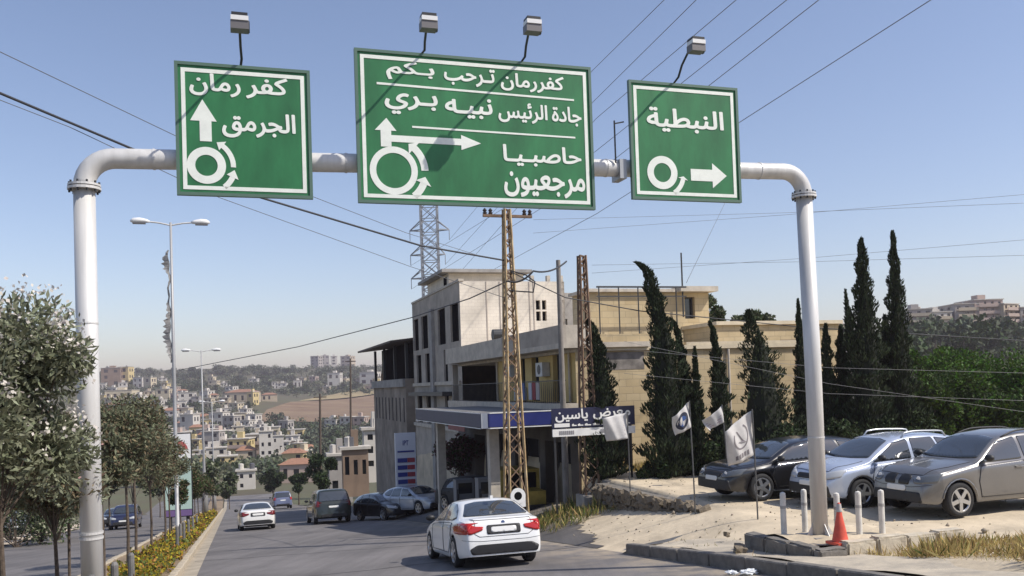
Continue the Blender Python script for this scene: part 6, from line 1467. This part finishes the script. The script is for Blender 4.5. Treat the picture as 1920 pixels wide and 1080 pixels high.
# houses one can name
named = [(208, 724, 36, 34, 'brown', 'brown block at the far left end of the skyline', 3, 2, 'flat'), (231, 724, 22, 36, 'yellow', 'narrow yellow house right of the brown skyline block', 3, 1, 'flat'), (258, 728, 20, 20, 'white', 'small white house on the left skyline near the lamp post', 2, 2, 'flat'), (276, 730, 18, 22, 'cream', 'small cream house left of the nearest street lamp', 2, 1, 'flat'),
    (222, 752, 50, 20, 'cream', 'long low cream house below the skyline at the left', 1, 4, 'flat'), (305, 752, 26, 22, 'cream', 'cream house just left of the nearest lamp pole', 2, 2, 'flat'), (350, 758, 30, 22, 'white', 'white house between the first two street lamps', 2, 2, 'flat'),
    (448, 756, 54, 20, 'sand', 'long house with an orange tiled roof above the valley', 1, 4, 'tile'), (469, 760, 16, 24, 'yellow', 'narrow bright yellow house beside the orange roofed one', 2, 1, 'flat'), (505, 752, 30, 12, 'sand', 'low sand coloured house left of the ploughed field', 1, 3, 'tile'),
    (626, 726, 24, 26, 'white', 'white two-storey house alone on the slope above the field', 2, 2, 'flat'), (644, 722, 14, 12, 'cream', 'small annexe right of the lone white house', 1, 1, 'flat'), (690, 722, 34, 24, 'white', 'white house near the shed roof on the slope', 2, 2, 'flat'),
    (590, 690, 18, 22, 'grey', 'leftmost grey apartment block on the skyline hill', 4, 2, 'flat'), (610, 689, 16, 22, 'grey', 'second grey apartment block on the skyline hill', 4, 2, 'flat'), (626, 690, 12, 22, 'white', 'narrow white block on the skyline hill', 4, 1, 'flat'), (648, 688, 22, 20, 'sand', 'rightmost sand coloured block on the skyline hill', 3, 2, 'flat'),
    (447, 872, 40, 48, 'yellow', 'yellow three-storey house in the valley, left of the white ones', 3, 3, 'flat'), (480, 868, 40, 52, 'cream', 'cream three-storey house in the middle of the valley', 3, 3, 'flat'), (500, 872, 26, 62, 'white', 'tall narrow white house in the valley centre', 4, 2, 'flat'), (522, 862, 22, 44, 'white', 'white house right of the tall narrow one', 3, 2, 'flat'),
    (556, 905, 62, 34, 'pink', 'red tiled pink house by the road beyond the bend', 1, 3, 'tile'), (462, 918, 34, 34, 'white', 'pale house front at the end of the road by the bend', 2, 2, 'flat'), (405, 800, 30, 26, 'white', 'white house right of the second lamp foot', 2, 2, 'flat'), (428, 805, 28, 24, 'grey', 'grey house below the orange roof', 2, 2, 'flat'),
    (470, 800, 24, 22, 'white', 'white house at the left foot of the ploughed field', 2, 2, 'flat'), (395, 850, 34, 40, 'grey', 'grey house behind the median trees', 3, 2, 'flat'), (350, 812, 30, 34, 'white', 'white house directly above the advert panel', 2, 2, 'flat'), (548, 838, 24, 20, 'white', 'low white house right of the valley centre', 1, 2, 'flat'), (572, 862, 24, 22, 'pink', 'pinkish house behind the red tiled one', 2, 2, 'tile'),
    (245, 905, 34, 60, 'yellow', 'yellow shop building beyond the opposite road', 2, 2, 'flat'), (285, 915, 36, 56, 'white', 'white shop building beyond the opposite road', 2, 2, 'flat'), (60, 930, 70, 80, 'cream', 'cream house half hidden by bushes at the left edge', 2, 3, 'flat')]
for px, pyb, w, h, c, lb, fl, ba, rf_ in named: house(px, pyb, w, h, c, lb, fl, ba, rf_, balc=(c in ('yellow', 'cream') and h > 40))
# right of the road, before the station
house(668, 905, 50, 62, 'brown', 'kiosk with a maroon front right of the road', 1, 3, 'flat', Y=96, yaw=.25)
house(708, 880, 50, 74, 'white', 'white block with open dark windows behind the fuel price sign', 3, 2, 'flat', Y=104, yaw=.25)
house(640, 925, 44, 70, 'grey', 'grey house in shade right of the dark roadside tree', 2, 2, 'flat', Y=110, yaw=.25)
# scattered small houses
taken = [(a[0], a[1]) for a in named]; cols = ['cream', 'white', 'white', 'sand', 'grey', 'pink', 'yellow', 'white']; cnt = 0
words = {'cream': 'cream', 'white': 'white', 'sand': 'sandy', 'grey': 'grey', 'pink': 'pinkish', 'yellow': 'yellow'}
while cnt < 135:
    px, pyb = random.uniform(185, 715), random.uniform(716, 880)
    if 470 < px < 720 and 738 < pyb < 800: continue
    if px > 560 and pyb > 805: continue
    if any(abs(px - a) < 12 and abs(pyb - b) < 7 for a, b in taken): continue
    taken.append((px, pyb)); c = random.choice(cols); s = .55 + (pyb - 700) / 190; side = 'left of the second street lamp' if px < 372 else ('between the second street lamp and the ploughed field' if px < 500 else 'near the ploughed field')
    kind = random.choice(['flat'] * 7 + ['tile']); w = random.uniform(16, 28) * s; h = random.uniform(12, 20) * s
    house(px, pyb, w, h, c, f'small {words[c]} {"tile-roofed" if kind == "tile" else "flat-roofed"} valley house {side}', random.choice([1, 2, 2]), 2, kind); cnt += 1
for k, (px, pyt, pyb, Y, lb) in enumerate(((657, 672, 812, 150, 'brown wooden utility pole standing against the ploughed field'), (600, 738, 880, 125, 'thinner utility pole left of the dark pole by the ploughed field'), (716, 700, 800, 120, 'utility pole beside the brown shed'))):
    a = atY(px, pyt, Y); b = atY(px, pyb, Y); r = empty('utility_pole', b - UP * 3, lb, 'utility pole', 'wooden poles down the road')
    MB().tube([b - UP * 3, a], [.2, .14], 8).build('pole', m_bark, r); MB().bar(a - UP * .5 - Vector((.9, 0, 0)), a - UP * .5 + Vector((.9, 0, 0)), .14).build('crossarm', m_bark, r)
# apartment houses on the right-hand hill
rh_ = [(1725, 630, 50, 50, 'grey', 'leftmost hillside apartment block, beside the tallest cypress', 4, 3), (1768, 625, 40, 40, 'white', 'white hillside block second from the left', 3, 3), (1815, 618, 46, 48, 'grey', 'grey hillside apartment block with stepped balconies', 4, 3), (1856, 614, 56, 52, 'pink', 'pinkish hillside apartment block with red balconies', 4, 4), (1898, 616, 48, 46, 'sand', 'sandy hillside block at the right picture edge', 4, 3),
       (1842, 636, 44, 26, 'sand', 'low sandy house below the pinkish hillside block', 2, 3), (1888, 640, 54, 30, 'white', 'low white house at the right edge of the hill', 2, 3), (1800, 634, 36, 22, 'cream', 'cream hillside house below the grey block', 2, 2), (1745, 640, 34, 20, 'cream', 'small cream house low on the hill by the cypresses', 2, 2), (1940, 622, 50, 46, 'grey', 'hillside block just outside the right edge', 3, 3), (1572, 630, 30, 22, 'pink', 'pinkish house glimpsed between the gantry post and the tall cypress', 2, 2)]
for px, pyb, w, h, c, lb, fl, ba in rh_: house(px, pyb, w, h, c, lb, fl, ba, 'flat', 'apartment houses on the right hill', Y=300 if px > 1600 else 210, balc=True, depth=12, yaw=random.uniform(-.2, .5))
# far trees: one of each kind, then copies
FT = []
for k in range(6):
    K = 7; cl = [(random.uniform(-.6, .6), random.uniform(-.6, .6), random.uniform(.35, 1.2)) for _ in range(K)]; ra = [random.uniform(.35, .6) for _ in range(K)]
    P, d = clump_points(np.array(cl), np.array(ra), 44); V, F = leaf_geo(P, d + rng.normal(size=d.shape) * .6, rng.uniform(.16, .34, len(P)), .7)
    o = np_mesh('crown', V, F, [[m_mid, m_oled, M('far_green', (.075, .095, .055), .9, island=.35), m_mid, MATS['far_green'], m_ole][k]], None, local=True); FT.append(o.data); bpy.data.objects.remove(o)
tb = MB().tube([(0, 0, -.6), (0, 0, .7)], [.09, .05], 6); tme = bpy.data.meshes.new('trunk'); tme.from_pydata([tuple(v) for v in tb.v], [], tb.f); tme.materials.append(m_bark)
def far_tree(px, py, spx, label, group, Y=None, ztop=None):
    w0 = ground_px(px, py, 100, 1500) if Y is None else atY(px, py, Y); s = spx * w0.y / FPX / 1.6
    r = bpy.data.objects.new('far_tree', None); COL.objects.link(r); r.location = w0; r.matrix_world = Matrix.Translation(w0); tag(r, label, 'tree', group)
    ki = random.randrange(6); tag(r, label.replace('dark green', ['dark green', 'bushy dark', 'grey-green', 'deep green', 'pale olive', 'silvery green'][ki]) if 'dark' in label else label.replace('green', ['dark green', 'bushy dark', 'grey-green', 'deep green', 'pale olive', 'silvery green'][ki]))
    for nm, me in (('crown', FT[ki]), ('trunk', tme)):
        o = link(nm, me, r); o.scale = (s * random.uniform(.9, 1.3), s * random.uniform(.9, 1.3), s * random.uniform(.8, 1.15)); o.rotation_euler = (0, 0, random.uniform(0, 6))
c_ = 0
while c_ < 175:
    px, py = random.uniform(180, 720), random.uniform(697, 885) if random.random() < .6 else random.uniform(697, 745)
    if 480 < px < 715 and 742 < py < 796: continue
    if any(abs(px - a) < 9 and -4 < b - py < 20 for a, b in taken): continue
    s = random.uniform(13, 24) * (.6 + (py - 690) / 260); zone = 'along the skyline ridge' if py < 720 else ('above the ploughed field' if px > 470 and py < 745 else 'among the valley houses')
    far_tree(px, py, s, f'dark green tree {zone}', f'trees {zone}'); c_ += 1
for k in range(60):
    px, py = random.uniform(1715, 1940), random.uniform(612, 690); far_tree(px, py, random.uniform(16, 30), 'green tree on the slope below the hillside apartments', 'trees on the right hill', Y=random.uniform(180, 290) if py > 640 else 305)
for k in range(10): far_tree(random.uniform(1540, 1620), random.uniform(630, 665), random.uniform(16, 26), 'green tree glimpsed beyond the gantry post', 'trees on the right hill', Y=200)

# scrub that nobody could count on the valley sides and the ridge
def scrub(name, N_, fx_, label, mats, smin, smax):
    C = []
    for _ in range(N_):
        px, py, Y = fx_(); w = ground_px(px, py, 100, 1500) if Y is None else atY(px, py, Y); C.append((w.x, w.y, gw(w) if Y is None else w.z, w.y))
    C = np.array(C); s = rng.uniform(smin, smax, N_); per = 46
    P = np.repeat(C[:, :3], per, 0); ss = np.repeat(s, per); d = unit(rng.normal(size=P.shape)) * rng.random((len(P), 1)) ** .4
    P = P + d * ss[:, None] * np.array([1.1, 1.1, .8]) + np.array([0, 0, 1]) * ss[:, None] * .55
    V, F = leaf_geo(P, d + rng.normal(size=d.shape) * .6, ss * rng.uniform(.28, .55, len(P)), .8); mi = np.repeat(rng.integers(0, len(mats), N_), per)
    return tag(np_mesh(name, V, F, mats, mi=mi), label, 'scrub', kind='stuff')
def vf():
    while True:
        px = random.uniform(180, 720); py = random.uniform(696, 740) if random.random() < .5 else random.uniform(735, 900)
        if 480 < px < 715 and 745 < py < 793: continue
        if any(abs(px - a) < 8 and -2 < b - py < 14 for a, b in taken): continue
        return px, py, None
fg = MATS['far_green']
scrub('scrub', 2000, vf, 'bushes and low trees covering the valley sides', [m_mid, m_oled, fg, fg], 1.2, 3.2)
scrub('scrub', 260, lambda: (random.uniform(400, 760), random.uniform(686, 698), None), 'bushes along the skyline ridge', [m_mid, fg, m_oled], 1.6, 3.6)
scrub('scrub', 260, lambda: (random.uniform(1700, 1945), random.uniform(618, 690), random.uniform(190, 305)), 'dark green scrub on the slope under the hillside apartments', [m_mid, fg, m_mid], 1.6, 3.4)
scrub('scrub', 70, lambda: (random.uniform(1530, 1720), random.uniform(640, 690), random.uniform(120, 200)), 'scrub behind the cypress row', [m_mid, fg], 1.4, 3.0)

# ================================================================== the hazy air over the valley
hz_ = MB().box(-4300, 4300, -150, 4200, -45, 75).build('haze', M('haze', (1, 1, 1)))
hm = MATS['haze']; hm.node_tree.nodes.clear(); ho = hm.node_tree.nodes.new('ShaderNodeOutputMaterial'); hv = hm.node_tree.nodes.new('ShaderNodeVolumePrincipled')
hv.inputs['Color'].default_value = (.84, .735, .79, 1); hv.inputs['Density'].default_value = 0.00038; hv.inputs['Anisotropy'].default_value = .2
hm.node_tree.links.new(hv.outputs[0], ho.inputs['Volume']); tag(hz_, 'thin pale haze in the air over the valley', 'haze', kind='stuff')
